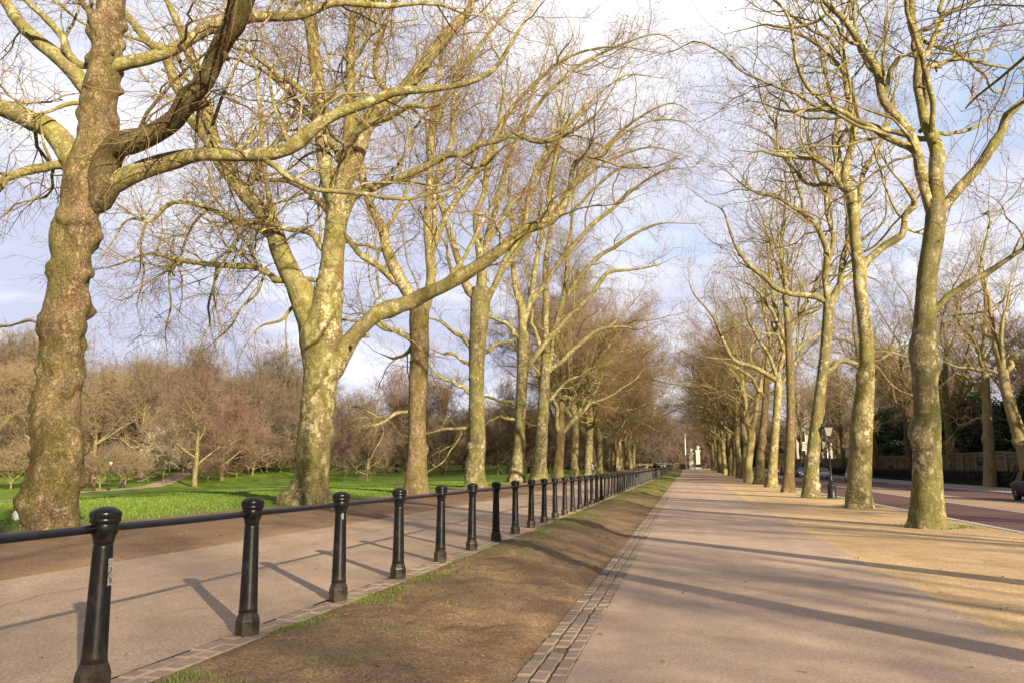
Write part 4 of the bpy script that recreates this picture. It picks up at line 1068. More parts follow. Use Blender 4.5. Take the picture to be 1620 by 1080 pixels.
SLIM = avenue_proto(214, 19, 9.0, .36, .6, 'bark_olive', 1.5, 6, 4.5, (55, 80))
ORD = ['seventh', 'eighth', 'ninth', 'tenth', 'eleventh', 'twelfth', 'thirteenth', 'fourteenth']
LY = [100, 112, 125.5, 138, 151, 164, 177, 190, 203, 216, 229, 242]
LOOK = ['short stout bole forking low into upswept limbs', 'shaded brown trunk and pale limbs', 'tall pale trunk', 'brown trunk close behind its neighbour', 'slender trunk half hidden by its neighbour']
for k, y in enumerate(LY):
    lb = f'{ORD[k]} plane tree down the left row, {LOOK[k]}' if k < 5 else 'small far plane tree crowded near the far end of the left row'
    plant('plane_tree', AV[(k+1) % 3], -15.4+rng.uniform(-.5, .5), y, lb, 'tree', 'plane trees along the left row' if k < 5 else 'far plane trees at the end of the left row', rng.uniform(0, 6.28), rng.uniform(.92, 1.08))
RYs = [110, 119, 129, 140, 151, 162, 174, 186, 198, 210, 222, 236]
for k, y in enumerate(RYs):
    lb = f'{ORD[k+1]} plane tree down the right row, {["dark mossy trunk","brown trunk","pale trunk with low fork","dark narrow trunk"][k]}' if k < 4 else 'small far plane tree crowded near the far end of the right row'
    plant('plane_tree', AR_[k % 3], 7.2+rng.uniform(-.25, .25), y, lb, 'tree', 'plane trees along the right row' if k < 4 else 'far plane trees at the end of the right row', rng.uniform(0, 6.28), rng.uniform(.92, 1.08))
# row continues beside and behind the camera: their shadows cross the path
for k, (x, y) in enumerate([(6.9, 10.6), (6.9, 3.2), (6.7, -9), (6.8, -22)]):
    plant('plane_tree', SLIM, x, y, 'plane tree of the right row just outside the frame beside the camera', 'tree', 'plane trees beside the camera', rng.uniform(0, 6.28), .74 if k == 1 else .85)

# wood beyond the lawn on the left
WP = [wood_proto(301, 24, 5, .5, 8, 1.0, 1.8), wood_proto(302, 21, 4, .45, 8, 1.0, 1.8, 0.35), wood_proto(303, 26, 6, .55, 8.5, .9, 1.8), wood_proto(304, 15, 2.2, .35, 7, 1.1, 1.7)]
WC = [(0.27, 0.20, 0.135, 1), (0.215, 0.16, 0.115, 1), (0.31, 0.23, 0.14, 1), (0.23, 0.155, 0.12, 1), (0.185, 0.145, 0.11, 1)]
def groundx(px, D_):
    d = ray(px, 742); d = d/np.hypot(d[0], d[1]); return CAM[0]+d[0]*D_, CAM[1]+d[1]*D_
front = [  # px, distance, proto, scale, colour, label
  (-30, 150, 1, .95, 2, 'pale tan weeping tree at the left edge of the far wood'),
  (45, 158, 1, 1.0, 2, 'tan weeping tree behind the first burred trunk, beyond the lawn'),
  (150, 150, 1, .95, 0, 'tan drooping tree behind the woman in the brown coat'),
  (190, 168, 1, 1.0, 2, 'golden tan weeping tree above the park lamp post'),
  (222, 150, 0, .95, 1, 'brown upright tree at the bend of the sandy footpath'),
  (309, 128, 0, .78, 3, 'brown spreading tree with forked pale trunk right of the sandy footpath'),
  (352, 150, 3, 1.0, 5, 'round reddish brown bushy tree at the edge of the lawn'),
  (400, 190, 2, .95, 4, 'tall bare plane tree with orange trunk at the far end of the lawn'),
  (418, 195, 2, .85, 1, 'thin pale trunked tree right of the tall plane at the far lawn edge'),
  (436, 215, 0, 1.0, 4, 'grey brown tree left of the big mottled trunk, far beyond the lawn')]
WC.append((0.215, 0.125, 0.10, 1))
for px, D_, p, s, c, lb in front:
    x, y = groundx(px, D_)
    plant('woodland_tree', WP[p], x, y, lb, 'tree', 'bare trees at the edge of the far wood', rng.uniform(0, 6.28), s, WC[c])
k = 0
for px in list(range(-60, 480, 42))+list(range(10, 470, 55)):
    D_ = rng.uniform(185, 215) if k < 13 else rng.uniform(215, 255)
    x, y = groundx(px+rng.uniform(-12, 12), D_); k += 1
    plant('woodland_tree', WP[rng.choice([0, 1, 2, 0])], x, y, 'bare brown tree in the dense wood closing the far side of the lawn', 'tree', 'bare trees massed behind the lawn', rng.uniform(0, 6.28), rng.uniform(.95, 1.35), WC[rng.choice([0, 1, 2, 4, 4])])
for px in range(470, 1010, 30):
    D_ = rng.uniform(150, 235)
    x, y = groundx(px+rng.uniform(-10, 10), D_)
    if x > -26: continue
    plant('woodland_tree', WP[rng.choice([0, 2, 0, 3])], x, y, 'bare brown tree seen between the left row trunks, far across the lawn', 'tree', 'bare trees across the lawn behind the left row', rng.uniform(0, 6.28), rng.uniform(.75, 1.0), WC[rng.choice([0, 1, 4, 4, 3])])
for px, D_, lb in ((582, 122, 'small young tree on the lawn between the second and third left trunks'), (706, 150, 'slim young tree on the lawn between the third and fourth left trunks'), (788, 150, 'slim young tree on the lawn between the fourth and fifth left trunks')):
    x, y = groundx(px, D_)
    plant('woodland_tree', WP[3], x, y, lb, 'tree', None, rng.uniform(0, 6.28), .62, WC[1])
x, y = onground(258, 762)[:2]
plant('blossom_tree', wood_proto(305, 8.5, 1.6, .22, 5.5, 1.0, 1.5), x, y, 'small rounded pale flowering tree beside the sandy footpath', 'tree', None, 0.4, .85, (0.85, 0.78, 0.55, 1))
# shrubs under the wood
TH = wood_proto(307, 5.5, .25, .12, 4.5, 1.5, 1.8, 0.5)
SH = wood_proto(306, 6, .6, .16, 4.2, 1.0, 1.6)
for px, D_, s, c in [(p_, rng.uniform(165, 215), rng.uniform(.8, 1.3), rng.choice([0, 1, 3, 4])) for p_ in list(range(-40, 480, 22))+list(range(540, 900, 24))]+list(((20, 128, .9, 2), (60, 135, .8, 2), (120, 128, .75, 2), (160, 126, .8, 0), (200, 140, .8, 0), (330, 150, .6, 3), (375, 160, .7, 5))):
    x, y = groundx(px, D_)
    if x > -26: continue
    plant('twiggy_shrub', SH, x, y, 'low twiggy tan shrub under the wood edge beyond the lawn', 'shrub', 'twiggy shrubs below the wood', rng.uniform(0, 6.28), s, WC[c])

for px in range(-70, 1010, 15):
    D_ = rng.uniform(228, 262)
    x, y = groundx(px+rng.uniform(-6, 6), D_)
    if x > -30: continue
    plant('twiggy_shrub', TH, x, y, 'dark twiggy thicket at the very back of the wood', 'shrub', 'thicket at the back of the wood', rng.uniform(0, 6.28), rng.uniform(1.6, 2.3), WC[rng.choice([1, 4, 4, 4])])
for px in range(-60, 480, 24):
    D_ = rng.uniform(195, 250)
    x, y = groundx(px+rng.uniform(-10, 10), D_)
    plant('woodland_tree', WP[rng.choice([0, 2, 2])], x, y, 'bare grey brown tree standing deep in the wood beyond the lawn', 'tree', 'bare trees deep in the wood', rng.uniform(0, 6.28), rng.uniform(1.0, 1.4), WC[rng.choice([1, 4, 4])])
# trees behind the garden wall and beyond the end of the avenue
k = 0
for y in (48, 62, 76, 90, 104, 120, 136, 154, 172, 192, 215):
    for x in (36+rng.uniform(-3, 3), 52+rng.uniform(-4, 4)):
        plant('garden_tree', WP[rng.choice([0, 2, 2])], x, y+rng.uniform(-4, 4), 'bare brown garden tree rising behind the stone wall', 'tree', 'bare trees behind the garden wall', rng.uniform(0, 6.28), rng.uniform(.75, 1.05), WC[rng.choice([0, 3, 1, 3])])
for x, y in ((27.1, -46), (26.9, -31), (27.2, -17), (27.0, -3), (26.8, 12)):
    plant('roadside_tree', AR_[rng.choice([0, 1, 2])], x, y, 'roadside plane tree across the road, outside the right edge of the picture', 'tree', 'plane trees across the road outside the picture', rng.uniform(0, 6.28), rng.uniform(.68, .78))
for x, y in ((27.0, 92), (27.3, 108), (27.1, 130), (27.2, 152), (27.3, 176), (27.0, 200)):
    plant('roadside_tree', AR_[rng.choice([0, 1, 2])], x, y, 'roadside plane tree between the black railing and the garden wall', 'tree', 'plane trees along the far pavement', rng.uniform(0, 6.28), rng.uniform(.85, 1.0))
for x in np.arange(-70, 80, 3.6):
    plant('twiggy_shrub', TH, float(x), 287+rng.uniform(-4, 10), 'brown thicket closing the view behind the stone pillars', 'shrub', 'thicket beyond the end of the avenue', rng.uniform(0, 6.28), rng.uniform(1.5, 2.4), WC[rng.choice([1, 4, 4, 3])])
for x in list(range(-60, 70, 7))+list(range(-56, 66, 9)):
    plant('woodland_tree', WP[rng.choice([0, 2, 0, 3])], x+rng.uniform(-2, 2), 305+rng.uniform(-14, 40), 'bare tree closing the view beyond the end of the avenue', 'tree', 'bare trees beyond the end of the avenue', rng.uniform(0, 6.28), rng.uniform(.8, 1.05), WC[rng.choice([1, 4, 4, 3])])
# ------------------------------------------------------------------ object materials
q = NT('black_iron'); o_ = q.obj()
f1 = q.noise(o_, 9, 5, 0.65); f2 = q.noise(q.mapv(o_, (1, 1, .25)), 40, 4, .7)
c = q.mix(q.mr(f2, .35, .7), (0.005, 0.005, 0.006), (0.011, 0.011, 0.012))
c = q.mix(q.ramp(f1, [(0.58, 0.0), (0.64, 0.5)]), c, (0.035, 0.03, 0.025))
c = q.mix(q.ramp(q.noise(o_, 16, 5, .7), [(0.70, 0.0), (0.73, 0.8)]), c, (0.11, 0.045, 0.02))
zz_ = q.sep(o_)[2]
c = q.mix(q.math('MULTIPLY', q.mr(zz_, .30, .0, 0, .7), q.ramp(q.noise(o_, 14, 5, .7), [(.35, .15), (.6, 1.0)])), c, (0.10, 0.075, 0.05))
c = q.mix(q.ramp(q.noise(q.mapv(o_, (1, 1, .12)), 30, 3, .6), [(.60, 0.0), (.72, .35)]), c, (0.05, 0.047, 0.043))
q.bump(f2, .12, .004)
M['black_iron'] = q.done(c, q.mr(f1, .3, .7, .24, .42), 0, .25, .0)
simple('rail_iron', (0.010, 0.011, 0.018), 0.32, 0, .35, .3, 10)
simple('iron_dark', (0.012, 0.012, 0.014), 0.45, 0, .4, .3, 5)
simple('sticker', (0.2, 0.2, 0.2), .6, 0, .3, .5, 40); simple('scribble', (0.02, 0.02, 0.025), .6)
simple('lamp_glass', (0.26, 0.25, 0.22), .1, 0, .5, .05)
simple('white_paint', (0.8, 0.8, 0.8), .4); simple('paper_white', (0.82, 0.82, 0.8), .7)
simple('portland', (0.52, 0.49, 0.43), .8, 0, .2, .1, 1.5, 0, .3)
simple('stucco', (0.34, 0.32, 0.29), .9, 0, .2, .1, .6)
simple('wall_stone', (0.17, 0.14, 0.09), .9, 0, .2, .25, 1.2, 0, .4)
simple('coping_stone', (0.22, 0.19, 0.125), .9, 0, .2, .2, 1.5, 0, .4)
simple('tyre', (0.015, 0.015, 0.016), .8); simple('rim_alloy', (0.42, 0.42, 0.43), .3, .9)
simple('car_glass', (0.015, 0.018, 0.022), .06, 0, .7, .05); simple('lens', (0.75, 0.75, 0.78), .1, 0, .6)
simple('tail_red', (0.35, 0.01, 0.01), .2); simple('plate_white', (.75, .75, .72), .5); simple('trim_black', (0.02, 0.02, 0.02), .5)
simple('skin', (0.46, 0.28, 0.2), .6); simple('hair_dark', (0.025, 0.018, 0.014), .7); simple('trouser', (0.025, 0.028, 0.04), .85); simple('shoe', (0.02, 0.018, 0.016), .6)
simple('fur_gold', (0.34, 0.19, 0.07), .9, 0, .2, .25, 20)
q = NT('paint'); M['paint'] = q.done(q.n('ShaderNodeObjectInfo').outputs['Color'], .45, .0, .15, .0)
q = NT('cloth'); nz = q.noise(q.obj(), 12, 3); M['cloth'] = q.done(q.mix(q.mr(nz, .3, .7, 0, .35), q.n('ShaderNodeObjectInfo').outputs['Color'], (0.02, 0.02, 0.02)), .9, 0, .15)
def leafmat(name, a, b):
    q = NT(name); g = q.n('ShaderNodeNewGeometry').outputs['Random Per Island']
    M[name] = q.done(q.mix(g, a, b), .5, 0, .4)
leafmat('leaf_dark', (0.012, 0.030, 0.010), (0.045, 0.085, 0.022))
leafmat('leaf_bright', (0.03, 0.075, 0.012), (0.09, 0.17, 0.03))
leafmat('hedge_leaf', (0.012, 0.022, 0.010), (0.035, 0.055, 0.02))

# ------------------------------------------------------------------ bollards with their rail
def rotprof(prof, seg, mat=0, smooth=False, rot=0): return prof, seg, mat, smooth, rot
SPC = 1.858; RAILZ = 1.02
def bollard_mesh():
    base = MB().lathe([(0.1065, -0.15), (0.1065, 0.115), (0.1022, 0.13), (0.0806, 0.185), (0.0749, 0.19)], 8, 0, smooth=False, rot=0.0)
    shaft = MB().lathe([(0.0814, 0.188), (0.0767, 0.22), (0.0611, 0.90), (0.0595, 0.925)], 28, 0, smooth=True)
    cap = MB().lathe([(0.0595, 0.922), (0.0626, 0.93), (0.0642, 0.945), (0.0721, 0.975), (0.0823, 0.99), (0.0838, 1.045), (0.0817, 1.052), (0.0912, 1.058), (0.0956, 1.066), (0.0956, 1.078), (0.0919, 1.084), (0.0964, 1.09), (0.0971, 1.118), (0.0934, 1.128), (0.0736, 1.143), (0.0442, 1.155), (0.0029, 1.16)], 28, 0)
    return base, shaft, cap
bb, bs, bc = bollard_mesh()
mb_, ms_, mc_ = bb.mesh('base', M['black_iron']), bs.mesh('shaft', M['black_iron']), bc.mesh('cap', M['black_iron'])
allm = MB()
for q_ in (bb, bs, bc):
    for v, in zip(q_.v):
        pass
def rail_mesh(dz):
    mb = MB(); n = 14; y = np.linspace(0.10, SPC-0.10, n)
    P = np.stack([y*0, y, RAILZ+dz*y/SPC-0.004*np.sin((y-0.1)/(SPC-.2)*PI)], 1)
    mb.tubes(P, np.full(n, 0.027), 12, 0); return mb
def far_mesh(dz):
    mb = MB()
    mb.lathe([(0.122, -0.1), (0.122, 0.13), (0.088, 0.19), (0.067, 0.92), (0.095, 0.99), (0.112, 1.07), (0.11, 1.125), (0.01, 1.16)], 8, 0, smooth=False)
    P = np.array([[0, .1, RAILZ], [0, SPC-.1, RAILZ+dz]]); mb.tubes(P, np.full(2, .027), 6, 0); return mb
NUM = ['nearest', 'second', 'third', 'fourth', 'fifth', 'sixth', 'seventh', 'eighth', 'ninth', 'tenth', 'eleventh', 'twelfth', 'thirteenth', 'fourteenth', 'fifteenth', 'sixteenth']
rng = random.Random(3)
for k in range(-1, 128):
    y = 6.52+SPC*(k-1); x = -3.735
    z0 = float(h(x, y)); dz = float(h(x, y+SPC))-z0
    if k == -1: lb = 'black iron post outside the frame, carrying the rail at the lower left edge'
    elif k == 0: lb = 'nearest black iron post at lower left, with a scribbled white sticker under its cap'
    elif k == 2: lb = 'third black iron post from the camera, with a small white mark high on its shaft'
    elif k < 16: lb = f'{NUM[k]} black iron post from the camera in the railed row'
    else: lb = 'distant black iron post merging with its neighbours at the far end of the railed row'
    grp = 'black posts of the railed row' if k < 16 else 'distant black posts of the railed row'
    if k < 30:
        r = empty('bollard', (x, y, z0), lb, 'bollard', grp)
        tilt = (rng.uniform(-.014, .014), rng.uniform(-.014, .014), rng.uniform(-.12, .12) if k not in (0, 2) else 0)
        for me, nm in ((mb_, 'base'), (ms_, 'shaft'), (mc_, 'cap')):
            o = D.objects.new(nm, me); COL.objects.link(o); o.parent = r; o.rotation_euler = tilt
        rail_mesh(dz).build('rail', M['rail_iron'], r)
        if k in (0, 2):
            mb = MB()
            w, z1, z2 = (0.042, .66, .83) if k == 0 else (0.022, .86, .925)
            ang = -0.95 if k == 0 else -0.6
            rr = 0.0905*math.cos(PI/8)+0.001
            # flat label on one facet of the shaft (facet normal towards the path)
            fa = 0.0 if k == 0 else -PI/4
            nx, ny = math.cos(fa), math.sin(fa); tx, ty = -ny, nx
            def fp(u, z):
                rz_ = 0.783*(0.098+(0.078-0.098)*(z-0.22)/0.68)+0.0025
                return (nx*rz_+tx*u, ny*rz_+ty*u, z)
            hw = w/2
            mb.add([fp(-hw, z1), fp(hw, z1), fp(hw, z2), fp(-hw, z2), tuple(np.array(fp(-hw, z1))*[.98, .98, 1]), tuple(np.array(fp(hw, z1))*[.98, .98, 1])], np.array([(0, 1, 2, 3)]), 0, False)
            so = mb.build('sticker', M['sticker'], r); so.rotation_euler = tilt
            if k == 0:
                mb = MB()
                s = np.linspace(0, 1, 24)
                pts = np.array([np.array(fp(0.014*math.sin(9*t)-.004, z1+.015+t*.10))+np.array([nx, ny, 0])*.0015 for t in s])
                mb.tubes(pts, np.full(24, .0028), 5, 0)
                mb.build('scribble', M['scribble'], so)
    else:
        o = far_mesh(dz).build('bollard', M['black_iron'], None, (x, y, z0)); tag(o, lb, 'bollard', grp)

# ------------------------------------------------------------------ street lamps
def lamp(name, loc, H, label, glass='lamp_glass'):
    r = empty(name, loc, label, 'lamp post'); s = H/4.27
    MB().lathe([(0.25, -0.1), (0.25, .10), (.225, .14), (.215, .62), (.24, .66), (.25, .70), (.235, .74), (.15, .80), (.10, .92)], 16, 0).build('base', M['iron_dark'], r)
    MB().lathe([(0.10, .9), (.085, 1.0), (.065, 1.15), (.055, 2.2), (.085, 2.23), (.085, 2.28), (.052, 2.32), (.045, 3.0), (.075, 3.03), (.075, 3.07), (.045, 3.12), (.05, 3.26), (.11, 3.33), (.13, 3.36)], 14, 0).build('column', M['iron_dark'], r)
    mb = MB(); P = np.array([[-.3, 0, 3.06], [.3, 0, 3.06]]); mb.tubes(P, np.array([.018, .018]), 8); mb.ball((-.3, 0, 3.06), .03); mb.ball((.3, 0, 3.06), .03)
    mb.build('ladder_bar', M['iron_dark'], r)
    # lantern: four sloping panes in a frame
    a0, a1, z0, z1 = .12, .235, 3.37, 3.84
    fr = MB(); gl = MB()
    cs = [(1, 1), (-1, 1), (-1, -1), (1, -1)]
    for i in range(4):
        (x0, y0), (x1, y1) = cs[i], cs[(i+1) % 4]
        fr.tubes(np.array([[x0*a0, y0*a0, z0], [x0*a1, y0*a1, z1]]), np.array([.014, .014]), 6)
        fr.tubes(np.array([[x0*a1, y0*a1, z1], [x1*a1, y1*a1, z1]]), np.array([.018, .018]), 6)
        fr.tubes(np.array([[x0*a0, y0*a0, z0], [x1*a0, y1*a0, z0]]), np.array([.014, .014]), 6)
        k_ = .97
        gl.add([(x0*a0*k_, y0*a0*k_, z0), (x1*a0*k_, y1*a0*k_, z0), (x1*a1*k_, y1*a1*k_, z1), (x0*a1*k_, y0*a1*k_, z1)], np.array([(0, 1, 2, 3)]), 0, False)
    lf = fr.build('lantern', M['iron_dark'], r); gl.build('pane', M[glass], lf)
    MB().lathe([(.36, 3.84), (.36, 3.87), (.24, 3.95), (.15, 4.02), (.15, 4.07), (.17, 4.08), (.12, 4.13), (.04, 4.16), (.03, 4.2), (.045, 4.23), (.004, 4.30)], 4, 0, smooth=False, rot=PI/4).build('roof', M['iron_dark'], r)
    for ch in r.children: pass
    r.scale = (s, s, s); return r
p = onground(1314, 791); lamp('street_lamp', (7.6, 46.0, float(h(7.6, 46))), 4.2, 'tall black Victorian lamp post with glazed lantern among the right row trunks')
def park_lamp(name, p, H, label):
    r = empty(name, tuple(p), label, 'lamp post')
    MB().lathe([(.16, -.1), (.16, .5), (.1, .6), (.06, .7), (.05, H-.55), (.08, H-.5)], 12).build('column', M['iron_dark'], r)
    MB().lathe([(.10, H-.5), (.2, H-.1), (.2, H-.08)], 10).build('lantern', M['lamp_glass'], r)
    MB().lathe([(.26, H-.1), (.2, H-.04), (.05, H+.05), (.004, H+.1)], 10).build('roof', M['white_paint'], r)
park_lamp('park_lamp', onground(172, 775.5), 3.7, 'slim dark park lamp post with pale top on the lawn beside the footpath')
x_, y_ = -1.9, 205.0
park_lamp('park_lamp', (x_, y_, float(h(x_, y_))), 4.4, 'small dark lamp post at the far end of the verge where the posts end')
x_, y_ = 24.0, 92.0
park_lamp('street_lamp', (x_, y_, float(h(x_, y_))), 4.3, 'thin far lamp post on the pavement across the road, just right of the Victorian lamp')

# ------------------------------------------------------------------ people
def skinned(name, nodes, edges, rootidx=0, sub=1):
    me = D.meshes.new(name); me.from_pydata([n[0] for n in nodes], edges, []); me.update()
    o = D.objects.new(name, me); COL.objects.link(o)
    md = o.modifiers.new('skin', 'SKIN')
    sv = me.skin_vertices[0].data
    for i, n in enumerate(nodes):
        r = n[1]; sv[i].radius = r if isinstance(r, tuple) else (r, r)
        sv[i].use_root = (i == rootidx)
    md.use_smooth_shade = True
    o.modifiers.new('sub', 'SUBSURF').levels = sub; o.modifiers['sub'].render_levels = sub
    dg = bpy.context.evaluated_depsgraph_get()
    me2 = D.meshes.new_from_object(o.evaluated_get(dg)); me2.name = name
    D.objects.remove(o, do_unlink=True); D.meshes.remove(me)
    for p_ in me2.polygons: p_.use_smooth = True
    return me2

def pose(stride=0.18, arm=0.12, crouch=0.0, bend=0.0, armup=0.0):
    J = {}
    J['pel'] = (0, 0, .93-crouch); J['sp'] = (0, .02+bend*.4, 1.15-crouch-.05*bend); J['ch'] = (0, .03+bend*.9, 1.36-crouch-.25*bend); J['nk'] = (0, .04+bend*1.2, 1.50-crouch-.4*bend); J['hd'] = (0, .06+bend*1.5, 1.62-crouch-.5*bend)
    for s, n in ((-1, 'l'), (1, 'r')):
        st = stride*s
        J['hip'+n] = (s*.10, 0, .90-crouch); J['kn'+n] = (s*.11, st*.6+.05+crouch*.8, .50-crouch*.45); J['an'+n] = (s*.11, st-.06*(st < 0), .09); J['to'+n] = (s*.12, st+.17, .03)
        c = J['ch']; ar = -arm*s
        J['sh'+n] = (s*.19, c[1], c[2]+.06); J['el'+n] = (s*.25, c[1]+ar*.5+armup*.12, c[2]-.22+armup*.05); J['wr'+n] = (s*.26, c[1]+ar+.05+armup*.36, c[2]-.46+armup*.2)
    return J
def person_meshes(J):
    # body: head, neck, torso, arms with hands, legs: one surface
    names = ['pel', 'sp', 'ch', 'nk', 'hd']; nodes = [(J['pel'], (.14, .10)), (J['sp'], (.13, .10)), (J['ch'], (.15, .11)), (J['nk'], .05), (J['hd'], (.075, .09))]
    hd = J['hd']; nodes.append(((hd[0], hd[1]+.01, hd[2]+.10), (.07, .085))); ed = [(0, 1), (1, 2), (2, 3), (3, 4), (4, 5)]
    for n in 'lr':
        s = -1 if n == 'l' else 1
        b = len(nodes)
        nodes += [(J['sh'+n], .058), (J['el'+n], .042), (J['wr'+n], .028)]; ed += [(2, b), (b, b+1), (b+1, b+2)]
        w = np.array(J['wr'+n]); f = w-np.array(J['el'+n]); f /= np.linalg.norm(f)
        side = np.array([0, 1, 0]) if abs(f[1]) < .8 else np.array([1, 0, 0])
        pl = w+f*.07; nodes.append((tuple(pl), (.034, .018))); ed.append((b+2, b+3))
        for q_, (off, ln) in enumerate(((-.024, .062), (-.008, .075), (.008, .07), (.024, .055))):
            nodes.append((tuple(pl+side*off+f*ln), .008)); ed.append((b+3, len(nodes)-1))
        nodes.append((tuple(w+f*.06+side*.05), .009)); ed.append((b+2, len(nodes)-1))
        b = len(nodes)
        nodes += [(J['hip'+n], .085), (J['kn'+n], .055), (J['an'+n], .036), (J['to'+n], (.04, .025))]; ed += [(0, b), (b, b+1), (b+1, b+2), (b+2, b+3)]
    body = skinned('body', nodes, ed); body.materials.append(M['skin'])
    nodes = [(J['pel'], (.165, .125)), (J['sp'], (.15, .12)), (J['ch'], (.175, .13)), ((J['nk'][0], J['nk'][1], J['nk'][2]-.03), .075)]; ed = [(0, 1), (1, 2), (2, 3)]
    for n in 'lr':
        b = len(nodes); nodes += [(J['sh'+n], .075), (J['el'+n], .058), (J['wr'+n], .045)]; ed += [(2, b), (b, b+1), (b+1, b+2)]
    jk = skinned('jacket', nodes, ed); jk.materials.append(M['cloth'])
    nodes = [(J['pel'], (.15, .115))]; ed = []
    for n in 'lr':
        b = len(nodes); nodes += [(J['hip'+n], .10), (J['kn'+n], .072), (J['an'+n], .055)]; ed += [(0, b), (b, b+1), (b+1, b+2)]
    tr = skinned('trousers', nodes, ed); tr.materials.append(M['trouser'])
    mb = MB(); hd = J['hd']
    mb.ball((hd[0], hd[1]-.02, hd[2]+.075), .1, 0, 12, 8, (.9, 1.05, 1.0)); hair = mb.mesh('hair', M['hair_dark'])
    mb = MB()
    for sx in (-.035, .035): mb.ball((hd[0]+sx, hd[1]+.088, hd[2]+.05), .012, 0, 8, 6)
    mb.ball((hd[0], hd[1]+.10, hd[2]+.02), .018, 1, 8, 6); mb.box(hd[0]-.025, hd[0]+.025, hd[1]+.085, hd[1]+.092, hd[2]-.025, hd[2]-.017, 2)
    for sx in (-.08, .08): mb.ball((hd[0]+sx, hd[1], hd[2]+.03), .026, 1, 8, 6, (.4, .8, 1.2))
    face = mb.mesh('face', [M['hair_dark'], M['skin'], M['tail_red']])
    mb = MB()
    for n in 'lr':
        a, t = np.array(J['an'+n]), np.array(J['to'+n]); mb.tubes(np.array([a-[0, .05, .04], (a+t)/2-[0, 0, .01], t+[0, .04, 0]]), np.array([.05, .05, .035]), 10)
    sh = mb.mesh('shoes', M['shoe'])
    return dict(body=body, jacket=jk, trousers=tr, hair=hair, face=face, shoes=sh)
PM = [person_meshes(pose(.2, .14)), person_meshes(pose(.06, .05)), person_meshes(pose(.28, .2))]
PSEAT = person_meshes(pose(.05, .0, .28, .16, 1.0))
def person(x, y, kind, color, label, rz=0.0, sc=1.0, group=None, z=None, coat=None, hat=None):
    r = empty('person', (x, y, float(h(x, y)) if z is None else z), label, 'person', group, rz); r.scale = (sc, sc, sc)
    me = PM[kind] if isinstance(kind, int) else kind
    for nm, m_ in me.items():
        o = D.objects.new(nm, m_); COL.objects.link(o); o.parent = r; o.color = color
    if coat:
        mb = MB(); z_ = np.linspace(.48, 1.02, 7)
        mb.lathe([(.20-.05*(t-.48)/.54+.004*i % 2, t) for i, t in enumerate(z_)], 18, 0)
        o = mb.build('coat_skirt', M['cloth'], r); o.color = color; o.scale = (1.3, 1.05, 1)
    if hat:
        mb = MB(); mb.ball((0, .05, 1.72), .115, 0, 12, 8, (1, 1.1, .8)); o = mb.build('hat', M['cloth'], r); o.color = hat
    return r
p = onground(148, 776.5); person(p[0], p[1], 1, (0.12, 0.05, 0.03, 1), 'person in a long brown coat standing on the far lawn beside a golden dog', 2.6, 1.12, coat=True)
# dog
def dog(p, rz):
    r = empty('dog', tuple(p), 'small golden dog on the lawn next to the person in the brown coat', 'dog', None, rz)
    N = [((0, -.28, .46), (.10, .12)), ((0, 0, .45), (.10, .12)), ((0, .26, .46), (.12, .15)), ((0, .42, .60), (.07, .08)), ((0, .52, .68), (.075, .08)), ((0, .66, .65), (.04, .04)),
         ((0, -.42, .52), .03), ((0, -.56, .60), .025)]
    E = [(0, 1), (1, 2), (2, 3), (3, 4), (4, 5), (0, 6), (6, 7)]
    for s in (-1, 1):
        b = len(N); N += [((s*.08, -.30, .40), .075), ((s*.09, -.22, .27), .05), ((s*.09, -.36, .16), .03), ((s*.09, -.32, .02), .032)]; E += [(0, b), (b, b+1), (b+1, b+2), (b+2, b+3)]
        b = len(N); N += [((s*.08, .26, .38), .06), ((s*.08, .24, .20), .035), ((s*.08, .27, .02), .032)]; E += [(2, b), (b, b+1), (b+1, b+2)]
        b = len(N); N += [((s*.07, .48, .70), .03), ((s*.10, .47, .60), .022)]; E += [(4, b), (b, b+1)]
    r.scale = (.62, .62, .62)
    me = skinned('body', N, E, 1); me.materials.append(M['fur_gold'])
    o = D.objects.new('body', me); COL.objects.link(o); o.parent = r
dog(onground(156, 776.8), 2.6)
p = onground(189, 771.5); person(p[0], p[1], PSEAT, (0.10, 0.10, 0.115, 1), 'person in grey with pale headwear bending on the lawn beside the park lamp post', -1.2, 1.0, hat=(0.55, 0.55, 0.55, 1))
def pushchair(p, rz):
    r = empty('pushchair', tuple(p), 'dark pushchair on the lawn in front of the bending person', 'pushchair', None, rz)
    mb = MB(); mb.box(-.22, .22, -.25, .25, .42, .50, 0, .03); mb.box(-.22, .22, -.30, -.22, .5, .95, 0, .03); mb.build('seat', M['trouser'], r)
    mb = MB(); mb.ball((0, -.12, .92), .26, 0, 12, 8, (.9, 1, .7)); mb.build('hood', M['trouser'], r)
    mb = MB()
    for s in (-.24, .24): mb.tubes(np.array([[s, .32, .12], [s, 0, .45], [s, -.55, 1.02]]), np.full(3, .014), 6); mb.tubes(np.array([[s, -.32, .12], [s, 0, .45]]), np.full(2, .014), 6)
    mb.tubes(np.array([[-.24, -.55, 1.02], [.24, -.55, 1.02]]), np.full(2, .016), 6); mb.build('frame', M['iron_dark'], r)
    for s in (-.25, .25):
        for y in (-.32, .32):
            m2 = MB(); a = np.arange(17)*2*PI/16; m2.tubes(np.stack([a*0+s, y+.10*np.cos(a), .12+.10*np.sin(a)], 1), np.full(17, .022), 6); m2.build('wheel', M['tyre'], r)
p2 = onground(193.5, 770.5); pushchair(p2, -1.2)
rng = random.Random(17)
PC = [(0.02, 0.022, 0.03), (0.03, 0.03, 0.035), (0.16, 0.05, 0.03), (0.02, 0.03, 0.07), (0.3, 0.28, 0.26), (0.02, 0.02, 0.022)]
